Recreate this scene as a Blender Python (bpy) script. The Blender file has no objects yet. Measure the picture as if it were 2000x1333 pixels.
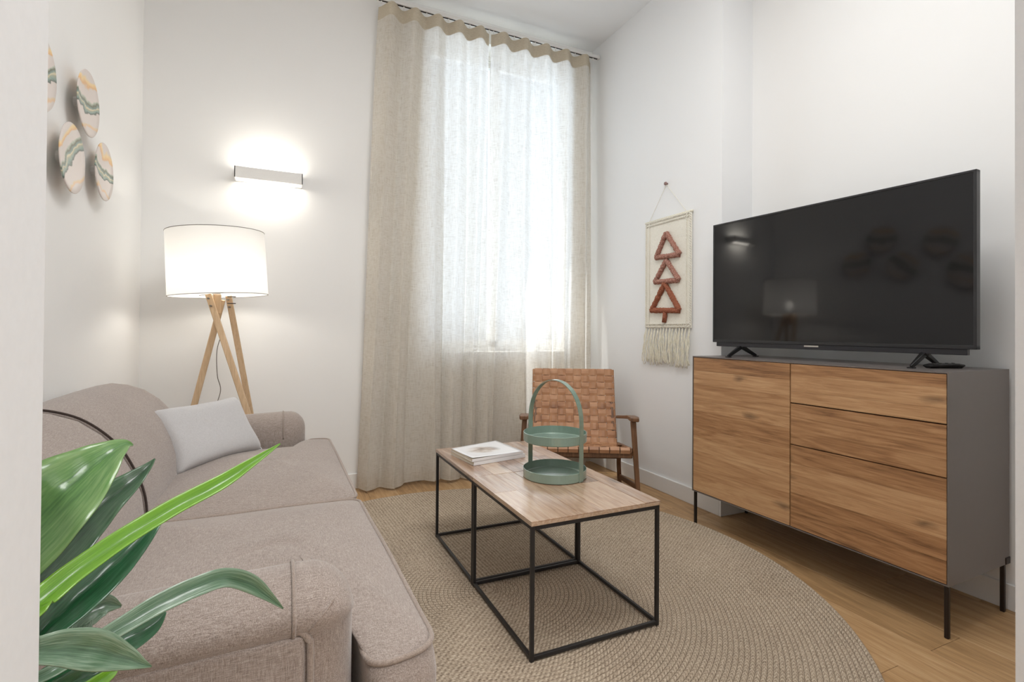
import bpy, bmesh, math, random
from mathutils import Vector, Matrix, Euler

random.seed(7)
PI = math.pi
S = bpy.context.scene
COL = S.collection

# ------------------------------------------------------------------ camera
cam_d = bpy.data.cameras.new('camera')
cam = bpy.data.objects.new('camera', cam_d)
COL.objects.link(cam)
rt = Vector((0.9091097, -0.41648805, 0.00756716))
up = Vector((-0.01049174, -0.0047336, 0.99993376))
fw = Vector((0.41642464, 0.90912887, 0.00867304))
cam.matrix_world = Matrix(((rt.x, up.x, -fw.x, 0), (rt.y, up.y, -fw.y, 0), (rt.z, up.z, -fw.z, 1.05), (0, 0, 0, 1)))
cam_d.sensor_width = 36
cam_d.lens = 36 * 996.638 / 2000
cam_d.shift_y = -(666.5 - 636.7) / 2000
cam_d.clip_start = 0.02
S.camera = cam

# ------------------------------------------------------------------ world, lights, exposure
w = bpy.data.worlds.new('world')
S.world = w
w.use_nodes = True
w.node_tree.nodes['Background'].inputs[0].default_value = (0.75, 0.87, 1.0, 1)
w.node_tree.nodes['Background'].inputs[1].default_value = 0.8


def area(name, loc, rot, sx, sy, power, color=(1, 1, 1), spread=PI):
    l = bpy.data.lights.new(name, 'AREA')
    l.shape = 'RECTANGLE'
    l.size = sx
    l.size_y = sy
    l.energy = power
    l.color = color
    l.spread = spread
    o = bpy.data.objects.new(name, l)
    o.location = loc
    o.rotation_euler = rot
    COL.objects.link(o)
    return o


area('window_daylight', (1.55, 4.15, 2.1), (math.radians(-90), 0, 0), 2.1, 3.1, 62, (0.81, 0.90, 1.0), math.radians(115))
area('ceiling_panel_light', (1.0, 1.1, 3.28), (0, 0, 0), 1.0, 1.0, 38, (1.0, 0.99, 0.975))
area('hall_ceiling_light', (0.6, -1.1, 2.6), (0, 0, 0), 1.0, 1.0, 46, (1.0, 1.0, 1.0))
sun = bpy.data.lights.new('sun', 'SUN')
sun.energy = 15.0
sun.angle = math.radians(1.5)
sun.color = (1, 0.95, 0.88)
sun_o = bpy.data.objects.new('sun', sun)
sun_o.rotation_euler = Vector((-1.6, 1.0, 4.2)).to_track_quat('Z', 'Y').to_euler()
COL.objects.link(sun_o)

S.view_settings.view_transform = 'Standard'
S.view_settings.look = 'None'
S.view_settings.gamma = 1.0
S.view_settings.exposure = 0.0
S.view_settings.use_curve_mapping = False
S.cycles.use_denoising = True
S.cycles.max_bounces = 10
S.cycles.diffuse_bounces = 6
S.cycles.transmission_bounces = 8
S.cycles.transparent_max_bounces = 12
S.cycles.sample_clamp_indirect = 6.0

# ------------------------------------------------------------------ materials
def srgb(r, g, b):
    f = lambda c: (c / 255 / 12.92) if c / 255 <= 0.04045 else ((c / 255 + 0.055) / 1.055) ** 2.4
    return (f(r), f(g), f(b), 1)


class NT:
    def __init__(s, name):
        s.m = bpy.data.materials.new(name)
        s.m.use_nodes = True
        s.t = s.m.node_tree
        s.b = s.t.nodes['Principled BSDF']
        s.out = s.t.nodes['Material Output']

    def n(s, typ, **kw):
        nd = s.t.nodes.new(typ)
        for k, v in kw.items():
            if k in nd.inputs and not hasattr(type(nd), k):
                nd.inputs[k].default_value = v
            else:
                setattr(nd, k, v)
        return nd

    def l(s, a, b):
        s.t.links.new(a, b)

    def coord(s, scale=(1, 1, 1), kind='Object', rot=(0, 0, 0), loc=(0, 0, 0)):
        tc = s.n('ShaderNodeTexCoord')
        mp = s.n('ShaderNodeMapping')
        mp.inputs['Scale'].default_value = scale
        mp.inputs['Rotation'].default_value = rot
        mp.inputs['Location'].default_value = loc
        s.l(tc.outputs[kind], mp.inputs['Vector'])
        return mp.outputs['Vector']

    def noise(s, vec, scale=5, detail=3, rough=0.5, dist=0.0):
        nd = s.n('ShaderNodeTexNoise')
        nd.inputs['Scale'].default_value = scale
        nd.inputs['Detail'].default_value = detail
        nd.inputs['Roughness'].default_value = rough
        nd.inputs['Distortion'].default_value = dist
        s.l(vec, nd.inputs['Vector'])
        return nd.outputs[0]

    def ramp(s, fac, stops, interp='LINEAR'):
        nd = s.n('ShaderNodeValToRGB')
        cr = nd.color_ramp
        cr.interpolation = interp
        while len(cr.elements) > 1:
            cr.elements.remove(cr.elements[-1])
        cr.elements[0].position = stops[0][0]
        cr.elements[0].color = stops[0][1]
        for p, c in stops[1:]:
            e = cr.elements.new(p)
            e.color = c
        s.l(fac, nd.inputs[0])
        return nd.outputs[0]

    def mix(s, a, b, fac, typ='MIX'):
        nd = s.n('ShaderNodeMix')
        nd.data_type = 'RGBA'
        nd.blend_type = typ
        for sock, v in ((nd.inputs[6], a), (nd.inputs[7], b), (nd.inputs[0], fac)):
            if isinstance(v, (int, float)):
                sock.default_value = v
            elif isinstance(v, tuple):
                sock.default_value = v
            else:
                s.l(v, sock)
        return nd.outputs[2]

    def math(s, op, a, b=0.0, c=0.0):
        nd = s.n('ShaderNodeMath')
        nd.operation = op
        for i, v in enumerate((a, b, c)):
            if isinstance(v, (int, float)):
                nd.inputs[i].default_value = v
            else:
                s.l(v, nd.inputs[i])
        return nd.outputs[0]

    def bump(s, h, strength=0.3, dist=0.001):
        nd = s.n('ShaderNodeBump')
        nd.inputs['Strength'].default_value = strength
        nd.inputs['Distance'].default_value = dist
        s.l(h, nd.inputs['Height'])
        s.l(nd.outputs[0], s.b.inputs['Normal'])
        return nd

    def base(s, c, rough=0.5, metal=0.0, spec=0.5):
        if isinstance(c, tuple):
            s.b.inputs['Base Color'].default_value = c
        else:
            s.l(c, s.b.inputs['Base Color'])
        s.b.inputs['Roughness'].default_value = rough
        s.b.inputs['Metallic'].default_value = metal
        s.b.inputs['Specular IOR Level'].default_value = spec
        return s.m


def m_plain(name, c, rough=0.5, metal=0.0, spec=0.5, bump=0.0, bscale=200):
    k = NT(name)
    v = k.coord()
    n = k.noise(v, bscale, 2)
    col = k.mix(c, tuple(x * 0.93 for x in c[:3]) + (1,), n)
    k.base(col, rough, metal, spec)
    if bump:
        k.bump(n, bump, 0.0006)
    return k.m


M = {}
# painted plaster
k = NT('wall_paint')
v = k.coord()
n1 = k.noise(v, 90, 3)
n2 = k.noise(v, 1.3, 2)
c = k.mix((0.838, 0.834, 0.822, 1), (0.858, 0.855, 0.846, 1), n2)
k.base(c, 0.75, 0, 0.3)
k.bump(n1, 0.12, 0.0006)
M['wall'] = k.m
k = NT('wall_paint_white')
v = k.coord()
k.base(k.mix((0.835, 0.84, 0.845, 1), (0.855, 0.86, 0.865, 1), k.noise(v, 1.3, 2)), 0.75, 0, 0.3)
k.bump(k.noise(v, 90, 3), 0.12, 0.0006)
M['ceil'] = k.m
M['trim'] = m_plain('trim_paint', (0.84, 0.84, 0.83, 1), 0.4)
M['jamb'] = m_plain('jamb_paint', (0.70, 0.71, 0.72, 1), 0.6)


def m_wood(name, stops, grain_axis='y', rough=0.45, scale=1.0, knots=0.0, vary=0.25, bump=0.25, fine=1.0, white=0.0, coat=0.0):
    """procedural wood, grain running along one object axis, tone varied per object"""
    k = NT(name)
    st = {'x': (0.9, 11, 11), 'y': (11, 0.9, 11), 'z': (11, 11, 0.9)}[grain_axis]
    oi = k.n('ShaderNodeObjectInfo')
    tc = k.n('ShaderNodeTexCoord')
    off = k.n('ShaderNodeVectorMath', operation='SCALE')
    comb = k.n('ShaderNodeCombineXYZ')
    for i in range(3):
        k.l(oi.outputs['Random'], comb.inputs[i])
    k.l(comb.outputs[0], off.inputs[0])
    off.inputs['Scale'].default_value = 37.0
    add = k.n('ShaderNodeVectorMath', operation='ADD')
    k.l(tc.outputs['Object'], add.inputs[0])
    k.l(off.outputs[0], add.inputs[1])
    mp = k.n('ShaderNodeMapping')
    mp.inputs['Scale'].default_value = tuple(q * scale for q in st)
    k.l(add.outputs[0], mp.inputs['Vector'])
    V = mp.outputs['Vector']
    warp = k.noise(V, 0.9, 4, 0.55, 0.8)
    grain = k.noise(V, 3.2, 7, 0.68, 2.2)
    mp2 = k.n('ShaderNodeMapping')
    mp2.inputs['Scale'].default_value = tuple((q if q > 1 else 0.35) * 9 * scale * fine for q in st)
    k.l(add.outputs[0], mp2.inputs['Vector'])
    fib = k.noise(mp2.outputs['Vector'], 2.5, 3, 0.6)
    # long cathedral rings
    rings = k.math('SINE', k.math('MULTIPLY', warp, 42.0))
    f = k.math('ADD', k.math('MULTIPLY', grain, 0.62), k.math('MULTIPLY', rings, 0.07))
    f = k.math('ADD', f, k.math('MULTIPLY', k.math('SUBTRACT', fib, 0.5), 0.38))
    f = k.math('ADD', f, k.math('MULTIPLY', k.math('SUBTRACT', oi.outputs['Random'], 0.5), vary))
    f = k.math('ADD', f, 0.17)
    col = k.ramp(f, stops)
    if knots:
        vo = k.n('ShaderNodeTexVoronoi')
        vo.inputs['Scale'].default_value = 1.0
        mp3 = k.n('ShaderNodeMapping')
        mp3.inputs['Scale'].default_value = tuple(2.6 if q < 1 else 7.5 for q in st)
        k.l(add.outputs[0], mp3.inputs['Vector'])
        wn = k.noise(mp3.outputs['Vector'], 3.0, 3)
        av = k.n('ShaderNodeVectorMath', operation='ADD')
        cc = k.n('ShaderNodeCombineXYZ')
        for i in range(3):
            k.l(k.math('MULTIPLY', wn, 0.25), cc.inputs[i])
        k.l(mp3.outputs['Vector'], av.inputs[0])
        k.l(cc.outputs[0], av.inputs[1])
        k.l(av.outputs[0], vo.inputs['Vector'])
        kn = k.ramp(vo.outputs['Distance'], [(0.0, (1, 1, 1, 1)), (0.05, (0.75, 0.75, 0.75, 1)), (0.16, (0, 0, 0, 1))])
        col = k.mix(col, tuple(x * 0.38 for x in stops[0][1][:3]) + (1,), k.math('MULTIPLY', kn, knots))
    if white:  # pale patches: whitish reflection on the glossy top painted into the wood colour
        wv = k.noise(V, 1.3, 6, 0.7, 1.5)
        wf = k.ramp(wv, [(0.52, (0, 0, 0, 1)), (0.66, (1, 1, 1, 1))])
        col = k.mix(col, srgb(206, 190, 178), k.math('MULTIPLY', wf, white))
    k.base(col, rough)
    k.b.inputs['Coat Weight'].default_value = coat
    k.b.inputs['Coat Roughness'].default_value = 0.25
    k.bump(fib, bump, 0.0006)
    return k.m


M['floor'] = m_wood('oak_floor', [(0.2, srgb(142, 110, 74)), (0.5, srgb(180, 144, 102)), (0.8, srgb(206, 174, 134))], 'y', 0.42, 0.8, 0.25, 0.22, 0.15)
M['oak'] = m_wood('recycled_teak', [(0.12, srgb(104, 70, 44)), (0.36, srgb(164, 120, 80)), (0.60, srgb(192, 150, 108)), (0.9, srgb(216, 180, 138))], 'y', 0.5, 0.9, 0.8, 0.30, 0.3)
M['table_wood'] = m_wood('table_wood', [(0.12, srgb(84, 58, 42)), (0.38, srgb(150, 114, 88)), (0.62, srgb(184, 152, 124)), (0.9, srgb(208, 184, 160))], 'y', 0.28, 1.3, 0.9, 0.5, 0.6, 1.0, 0.45, 1.0)
M['chair_wood'] = m_wood('chair_wood', [(0.15, srgb(72, 48, 32)), (0.5, srgb(118, 84, 58)), (0.85, srgb(150, 112, 80))], 'z', 0.45, 2.0, 0.0, 0.2, 0.2)
M['lamp_wood'] = m_wood('lamp_wood', [(0.15, srgb(186, 154, 118)), (0.5, srgb(212, 182, 146)), (0.85, srgb(226, 202, 170))], 'z', 0.5, 1.6, 0.0, 0.15, 0.1)


def m_fabric(name, c_dark, c_mid, c_light, scale=1.0, rough=0.95, bump=0.35, sheen=0.3, sa=70, sb=850):
    """heathered weave: threads in three object directions"""
    k = NT(name)
    fs = []
    for sc in ((sa, sb, sb), (sb, sa, sb), (sb, sb, sa)):
        v = k.coord(tuple(x * scale for x in sc))
        fs.append(k.noise(v, 1.0, 2, 0.6))
    f = k.math('ADD', k.math('ADD', fs[0], fs[1]), fs[2])
    f = k.math('MULTIPLY', f, 0.3333)
    big = k.noise(k.coord(), 6, 3)
    f2 = k.math('ADD', k.math('MULTIPLY', k.math('SUBTRACT', f, 0.5), 2.2), k.math('ADD', 0.44, k.math('MULTIPLY', big, 0.12)))
    col = k.ramp(f2, [(0.1, c_dark), (0.5, c_mid), (0.9, c_light)])
    k.base(col, rough, 0, 0.15)
    k.b.inputs['Sheen Weight'].default_value = sheen
    k.b.inputs['Sheen Roughness'].default_value = 0.5
    k.bump(f, bump, 0.0012)
    return k.m


M['sofa'] = m_fabric('taupe_upholstery', srgb(100, 88, 81), srgb(152, 139, 131), srgb(194, 183, 175), rough=0.95, bump=0.5)
M['sofa_dark'] = m_fabric('dark_piping_and_shade', srgb(46, 37, 33), srgb(60, 49, 44), srgb(78, 65, 58))
M['pip'] = m_fabric('taupe_piping', srgb(112, 98, 90), srgb(150, 136, 126), srgb(180, 166, 156))
M['pillow'] = m_fabric('pale_grey_linen', srgb(168, 165, 165), srgb(190, 188, 188), srgb(206, 204, 204), 1.6, 0.9, 0.15, 0.4)
M['pillow_tag'] = m_plain('beige_tag', srgb(190, 165, 130), 0.8)

# linen curtain: diffuse + translucent + fine open weave
k = NT('linen_curtain')
v1 = k.coord((26, 26, 420))
v2 = k.coord((420, 420, 14))
a = k.noise(v1, 1.0, 3, 0.6)
b = k.noise(v2, 1.0, 3, 0.6)
f = k.math('MULTIPLY', k.math('ADD', a, b), 0.5)
fc = k.math('ADD', k.math('MULTIPLY', k.math('SUBTRACT', f, 0.5), 3.0), 0.5)
col = k.ramp(fc, [(0.1, srgb(196, 184, 164)), (0.5, srgb(222, 213, 197)), (0.9, srgb(238, 232, 220))])
dif = k.n('ShaderNodeBsdfDiffuse')
k.l(col, dif.inputs[0])
trl = k.n('ShaderNodeBsdfTranslucent')
colt = k.ramp(fc, [(0.1, srgb(186, 186, 188)), (0.5, srgb(232, 232, 234)), (0.9, srgb(250, 250, 252))])
k.l(colt, trl.inputs[0])
mx = k.n('ShaderNodeMixShader')
mx.inputs[0].default_value = 0.36
k.l(dif.outputs[0], mx.inputs[1])
k.l(trl.outputs[0], mx.inputs[2])
tr = k.n('ShaderNodeBsdfTransparent')
mx2 = k.n('ShaderNodeMixShader')
hole = k.ramp(fc, [(0.15, (0.03, 0.03, 0.03, 1)), (0.9, (0.22, 0.22, 0.22, 1))])
k.l(hole, mx2.inputs[0])
k.l(mx.outputs[0], mx2.inputs[1])
k.l(tr.outputs[0], mx2.inputs[2])
bm_ = k.n('ShaderNodeBump')
bm_.inputs['Strength'].default_value = 0.3
bm_.inputs['Distance'].default_value = 0.001
k.l(f, bm_.inputs['Height'])
k.l(bm_.outputs[0], dif.inputs['Normal'])
k.l(mx2.outputs[0], k.out.inputs[0])
M['curtain'] = k.m
k = NT('curtain_header')
v1 = k.coord((60, 60, 700))
a = k.noise(v1, 1.0, 3, 0.6)
k.base(k.ramp(a, [(0.2, srgb(176, 164, 142)), (0.8, srgb(212, 202, 184))]), 0.9, 0, 0.1)
M['header'] = k.m

# window glass without refraction noise
k = NT('window_glass')
tr = k.n('ShaderNodeBsdfTransparent')
tr.inputs[0].default_value = (0.96, 0.98, 0.98, 1)
gl = k.n('ShaderNodeBsdfGlossy')
gl.inputs['Roughness'].default_value = 0.02
mx = k.n('ShaderNodeMixShader')
mx.inputs[0].default_value = 0.06
k.l(tr.outputs[0], mx.inputs[1])
k.l(gl.outputs[0], mx.inputs[2])
k.l(mx.outputs[0], k.out.inputs[0])
M['glass'] = k.m

# jute rug: braided coils, texture follows the rings (polar coordinates)
k = NT('jute_rug')
tc = k.n('ShaderNodeTexCoord')
sep = k.n('ShaderNodeSeparateXYZ')
k.l(tc.outputs['Object'], sep.inputs[0])
rad = k.math('SQRT', k.math('ADD', k.math('MULTIPLY', sep.outputs[0], sep.outputs[0]), k.math('MULTIPLY', sep.outputs[1], sep.outputs[1])))
ang = k.math('ARCTAN2', sep.outputs[1], sep.outputs[0])
ring = k.math('FLOOR', k.math('DIVIDE', rad, 0.0166))
arc = k.math('MULTIPLY', ang, k.math('MULTIPLY', ring, 0.0166))
cx = k.n('ShaderNodeCombineXYZ')
k.l(k.math('MULTIPLY', arc, 130.0), cx.inputs[0])
k.l(k.math('MULTIPLY', rad, 260.0), cx.inputs[1])
k.l(k.math('MULTIPLY', ring, 3.7), cx.inputs[2])
fine = k.noise(cx.outputs[0], 1.0, 2, 0.6)
# slanted strands of the braid
fr = k.math('FRACT', k.math('DIVIDE', rad, 0.0166))
st = k.math('SINE', k.math('MULTIPLY', k.math('ADD', k.math('MULTIPLY', arc, 60.0), k.math('ADD', k.math('MULTIPLY', k.math('ABSOLUTE', k.math('SUBTRACT', fr, 0.5)), 1.3), k.math('MULTIPLY', ring, 0.37))), 6.283))
f = k.math('ADD', k.math('MULTIPLY', fine, 0.85), k.math('MULTIPLY', st, 0.10))
tone = k.noise(k.coord((3, 3, 3)), 1.0, 3)
f = k.math('ADD', f, k.math('MULTIPLY', k.math('SUBTRACT', tone, 0.5), 0.15))
col = k.ramp(f, [(0.15, srgb(112, 98, 84)), (0.42, srgb(172, 156, 137)), (0.62, srgb(197, 183, 163)), (0.85, srgb(232, 222, 205))])
gap = k.ramp(k.math('ABSOLUTE', k.math('SUBTRACT', fr, 0.5)), [(0.40, (0, 0, 0, 1)), (0.49, (1, 1, 1, 1))])
col = k.mix(col, srgb(92, 78, 64), k.math('MULTIPLY', gap, 0.75))
k.base(col, 0.95, 0, 0.1)
k.bump(f, 0.6, 0.002)
M['rug'] = k.m

M['black_metal'] = m_plain('black_metal', srgb(48, 46, 46), 0.42, 0.3, 0.5, 0.05)
M['grey_lacquer'] = m_plain('grey_lacquer', srgb(122, 114, 110), 0.36, 0.25, 0.5, 0.04, 30)
M['leg_metal'] = m_plain('bronze_black_metal', srgb(52, 44, 40), 0.4, 0.5)
M['gap'] = m_plain('dark_recess', srgb(30, 24, 20), 0.8)
M['sage'] = m_plain('sage_green_metal', srgb(138, 160, 147), 0.22, 0.1, 0.5, 0.05, 400)
M['sage'].node_tree.nodes['Principled BSDF'].inputs['Coat Weight'].default_value = 0.7
M['sage'].node_tree.nodes['Principled BSDF'].inputs['Coat Roughness'].default_value = 0.18
M['tv_body'] = m_plain('tv_black_plastic', srgb(36, 36, 38), 0.35)
M['tv_bar'] = m_plain('tv_bar_brushed', srgb(58, 58, 62), 0.30, 0.6)
k = NT('tv_screen_glass')
k.base((0.004, 0.004, 0.005, 1), 0.09, 0, 0.45)
k.b.inputs['Roughness'].default_value = 0.055
M['tv_screen'] = k.m
M['logo'] = m_plain('pale_metal_badge', srgb(190, 184, 176), 0.35, 0.3)
M['black_plastic'] = m_plain('black_plastic', srgb(26, 25, 25), 0.32)
M['grey_plastic'] = m_plain('grey_plastic', srgb(70, 68, 66), 0.35)
M['white_metal'] = m_plain('white_painted_metal', (0.80, 0.79, 0.77, 1), 0.45)
M['bolt'] = m_plain('steel_bolt', srgb(130, 124, 116), 0.3, 0.9)
M['cable'] = m_plain('grey_cable', srgb(120, 114, 108), 0.6)
M['soil'] = m_plain('soil', srgb(60, 46, 36), 0.95, bump=0.6, bscale=80)
M['pot'] = m_plain('white_ceramic', srgb(214, 210, 204), 0.35)
M['leather'] = None
k = NT('tan_leather')
v = k.coord()
n = k.noise(v, 14, 4)
nf = k.noise(v, 320, 3)
oi = k.n('ShaderNodeObjectInfo')
f = k.math('ADD', k.math('MULTIPLY', n, 0.8), k.math('MULTIPLY', oi.outputs['Random'], 0.35))
k.base(k.ramp(f, [(0.25, srgb(140, 98, 72)), (0.5, srgb(174, 126, 90)), (0.85, srgb(196, 150, 114))]), 0.48, 0, 0.45)
k.bump(nf, 0.25, 0.0005)
M['leather'] = k.m

# lamp shade, translucent white fabric
k = NT('white_lampshade')
dif = k.n('ShaderNodeBsdfDiffuse')
wv = k.noise(k.coord((500, 500, 500)), 1, 2)
k.l(k.mix((0.80, 0.79, 0.77, 1), (0.86, 0.85, 0.83, 1), wv), dif.inputs[0])
trl = k.n('ShaderNodeBsdfTranslucent')
trl.inputs[0].default_value = (0.88, 0.875, 0.86, 1)
mx = k.n('ShaderNodeMixShader')
mx.inputs[0].default_value = 0.35
k.l(dif.outputs[0], mx.inputs[1])
k.l(trl.outputs[0], mx.inputs[2])
trn = k.n('ShaderNodeBsdfTransparent')
mx3 = k.n('ShaderNodeMixShader')
mx3.inputs[0].default_value = 0.03
k.l(mx.outputs[0], mx3.inputs[1])
k.l(trn.outputs[0], mx3.inputs[2])
k.l(mx3.outputs[0], k.out.inputs[0])
M['shade'] = k.m


def m_emit(name, c, s):
    k = NT(name)
    k.b.inputs['Base Color'].default_value = (0.9, 0.9, 0.9, 1)
    k.b.inputs['Emission Color'].default_value = c
    k.b.inputs['Emission Strength'].default_value = s
    return k.m


M['bulb'] = m_emit('warm_bulb', (1, 0.94, 0.84, 1), 88)
M['diffuser'] = m_emit('sconce_diffuser', (1, 0.95, 0.87, 1), 5)

# wool
M['wool'] = m_fabric('cream_wool', srgb(206, 200, 184), srgb(234, 230, 218), srgb(246, 243, 234), 0.8, 0.95, 0.6, 0.3)
k = NT('fringe_wool')
v = k.coord((260, 260, 40))
k.base(k.ramp(k.noise(v, 1, 2), [(0.3, srgb(214, 208, 186)), (0.7, srgb(244, 240, 226))]), 0.95, 0, 0.1)
M['fringe'] = k.m


def m_tuft(name, a, b, c):
    k = NT(name)
    v = k.coord()
    n = k.noise(v, 230, 2, 0.7)
    k.base(k.ramp(n, [(0.3, a), (0.5, b), (0.72, c)]), 1.0, 0, 0.05)
    k.bump(n, 1.0, 0.004)
    return k.m


M['tuft_pink'] = m_tuft('mottled_rose_tufting', srgb(118, 70, 60), srgb(168, 118, 104), srgb(222, 192, 176))
M['hook'] = m_plain('brown_ceramic', srgb(150, 122, 116), 0.5)
M['tuft_rust'] = m_tuft('rust_tufting', srgb(112, 62, 46), srgb(160, 100, 78), srgb(190, 130, 104))

# magazine cover: white with a washed out photo print
k = NT('magazine_cover')
v = k.coord((1, 1, 1))
blot = k.noise(k.coord((7, 9, 1)), 1.0, 4, 0.6, 0.6)
tc = k.n('ShaderNodeTexCoord')
sp = k.n('ShaderNodeSeparateXYZ')
k.l(tc.outputs['Object'], sp.inputs[0])
dx = k.math('MULTIPLY', k.math('ADD', sp.outputs[0], 0.015), 11.0)
dy = k.math('MULTIPLY', k.math('ADD', sp.outputs[1], 0.0), 14.0)
dd = k.math('SQRT', k.math('ADD', k.math('MULTIPLY', dx, dx), k.math('MULTIPLY', dy, dy)))
inside = k.ramp(dd, [(0.55, (1, 1, 1, 1)), (1.0, (0, 0, 0, 1))])
pic = k.ramp(blot, [(0.35, srgb(120, 108, 100)), (0.5, srgb(196, 182, 170)), (0.62, srgb(236, 232, 230))])
k.base(k.mix(srgb(236, 236, 238), pic, inside), 0.22, 0, 0.5)
M['cover'] = k.m
k = NT('page_edges')
v = k.coord((3, 3, 1400))
k.base(k.ramp(k.noise(v, 1, 2), [(0.3, srgb(196, 186, 166)), (0.7, srgb(232, 226, 210))]), 0.8)
M['pages'] = k.m


def m_plate(name, rot, gy, sd):
    """glazed plate: pale ground, green marbled river with gold veins"""
    k = NT(name)
    v = k.coord((1, 1, 1), rot=(rot, 0, 0), loc=(0, 0, 0))
    sp = k.n('ShaderNodeSeparateXYZ')
    k.l(v, sp.inputs[0])
    wv = k.coord((5, 5, 5), rot=(rot, 0, 0), loc=(sd, sd * 0.7, 0))
    wn = k.noise(wv, 1.6, 3, 0.5, 0.4)
    wf = k.noise(k.coord((30, 9, 60), rot=(rot, 0, 0), loc=(sd, 0, 0)), 1.0, 4, 0.6, 1.0)
    h = k.math('ADD', sp.outputs[2], k.math('MULTIPLY', k.math('SUBTRACT', wn, 0.5), 0.09))
    h = k.math('ADD', h, k.math('MULTIPLY', k.math('SUBTRACT', wf, 0.5), 0.014))
    h = k.math('ADD', k.math('MULTIPLY', h, 4.2), 0.5)
    base_c = srgb(222, 212, 206)
    col = k.ramp(h, [(0.0, base_c), (0.10, base_c), (0.13, srgb(230, 196, 160)), (0.16, srgb(226, 204, 172)), (0.19, base_c),
                     (0.40, base_c), (0.42, srgb(100, 106, 96)), (0.455, srgb(150, 170, 162)), (0.49, srgb(180, 180, 156)),
                     (0.505, srgb(224, 212, 182)), (0.53, srgb(138, 158, 152)), (0.57, srgb(118, 120, 100)), (0.60, srgb(180, 188, 172)), (0.625, base_c),
                     (0.76, base_c), (0.79, srgb(230, 186, 134)), (0.85, srgb(240, 212, 160)), (0.90, base_c), (1.0, base_c)])
    k.base(col, 0.42, 0, 0.4)
    return k.m


def m_leaf(name, dark, mid, light, rough=0.3):
    k = NT(name)
    v = k.coord((1, 1, 1), 'UV')
    sp = k.n('ShaderNodeSeparateXYZ')
    k.l(v, sp.inputs[0])
    streak = k.noise(k.coord((26, 1.2, 1), 'UV'), 1.0, 3, 0.6)
    f = k.math('ADD', k.math('MULTIPLY', streak, 0.7), k.math('MULTIPLY', k.math('ABSOLUTE', k.math('SUBTRACT', sp.outputs[0], 0.5)), 0.5))
    col = k.ramp(f, [(0.2, dark), (0.45, mid), (0.75, light)])
    k.base(col, rough, 0, 0.5)
    k.b.inputs['Coat Weight'].default_value = 0.7
    k.b.inputs['Coat Roughness'].default_value = 0.14
    k.bump(streak, 0.3, 0.001)
    # a little light through the blade
    trl = k.n('ShaderNodeBsdfTranslucent')
    k.l(col, trl.inputs[0])
    mx = k.n('ShaderNodeMixShader')
    mx.inputs[0].default_value = 0.18
    k.l(k.b.outputs[0], mx.inputs[1])
    k.l(trl.outputs[0], mx.inputs[2])
    k.l(mx.outputs[0], k.out.inputs[0])
    return k.m


M['leaf_mid'] = m_leaf('leaf_mid_green', srgb(52, 96, 44), srgb(92, 136, 70), srgb(140, 170, 110))
M['leaf_dark'] = m_leaf('leaf_dark_green', srgb(22, 52, 30), srgb(44, 82, 50), srgb(84, 116, 84), 0.26)
M['leaf_lime'] = m_leaf('leaf_lime_green', srgb(70, 122, 10), srgb(98, 152, 14), srgb(126, 176, 36), 0.4)
M['leaf_deep'] = m_leaf('leaf_deep_green', srgb(20, 66, 38), srgb(36, 96, 56), srgb(70, 124, 88), 0.3)
M['leaf_sheen'] = m_leaf('leaf_sheen_green', srgb(48, 78, 56), srgb(88, 118, 90), srgb(150, 172, 148), 0.22)  # gloss highlights of darker green blades put into the leaf colour


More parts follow.
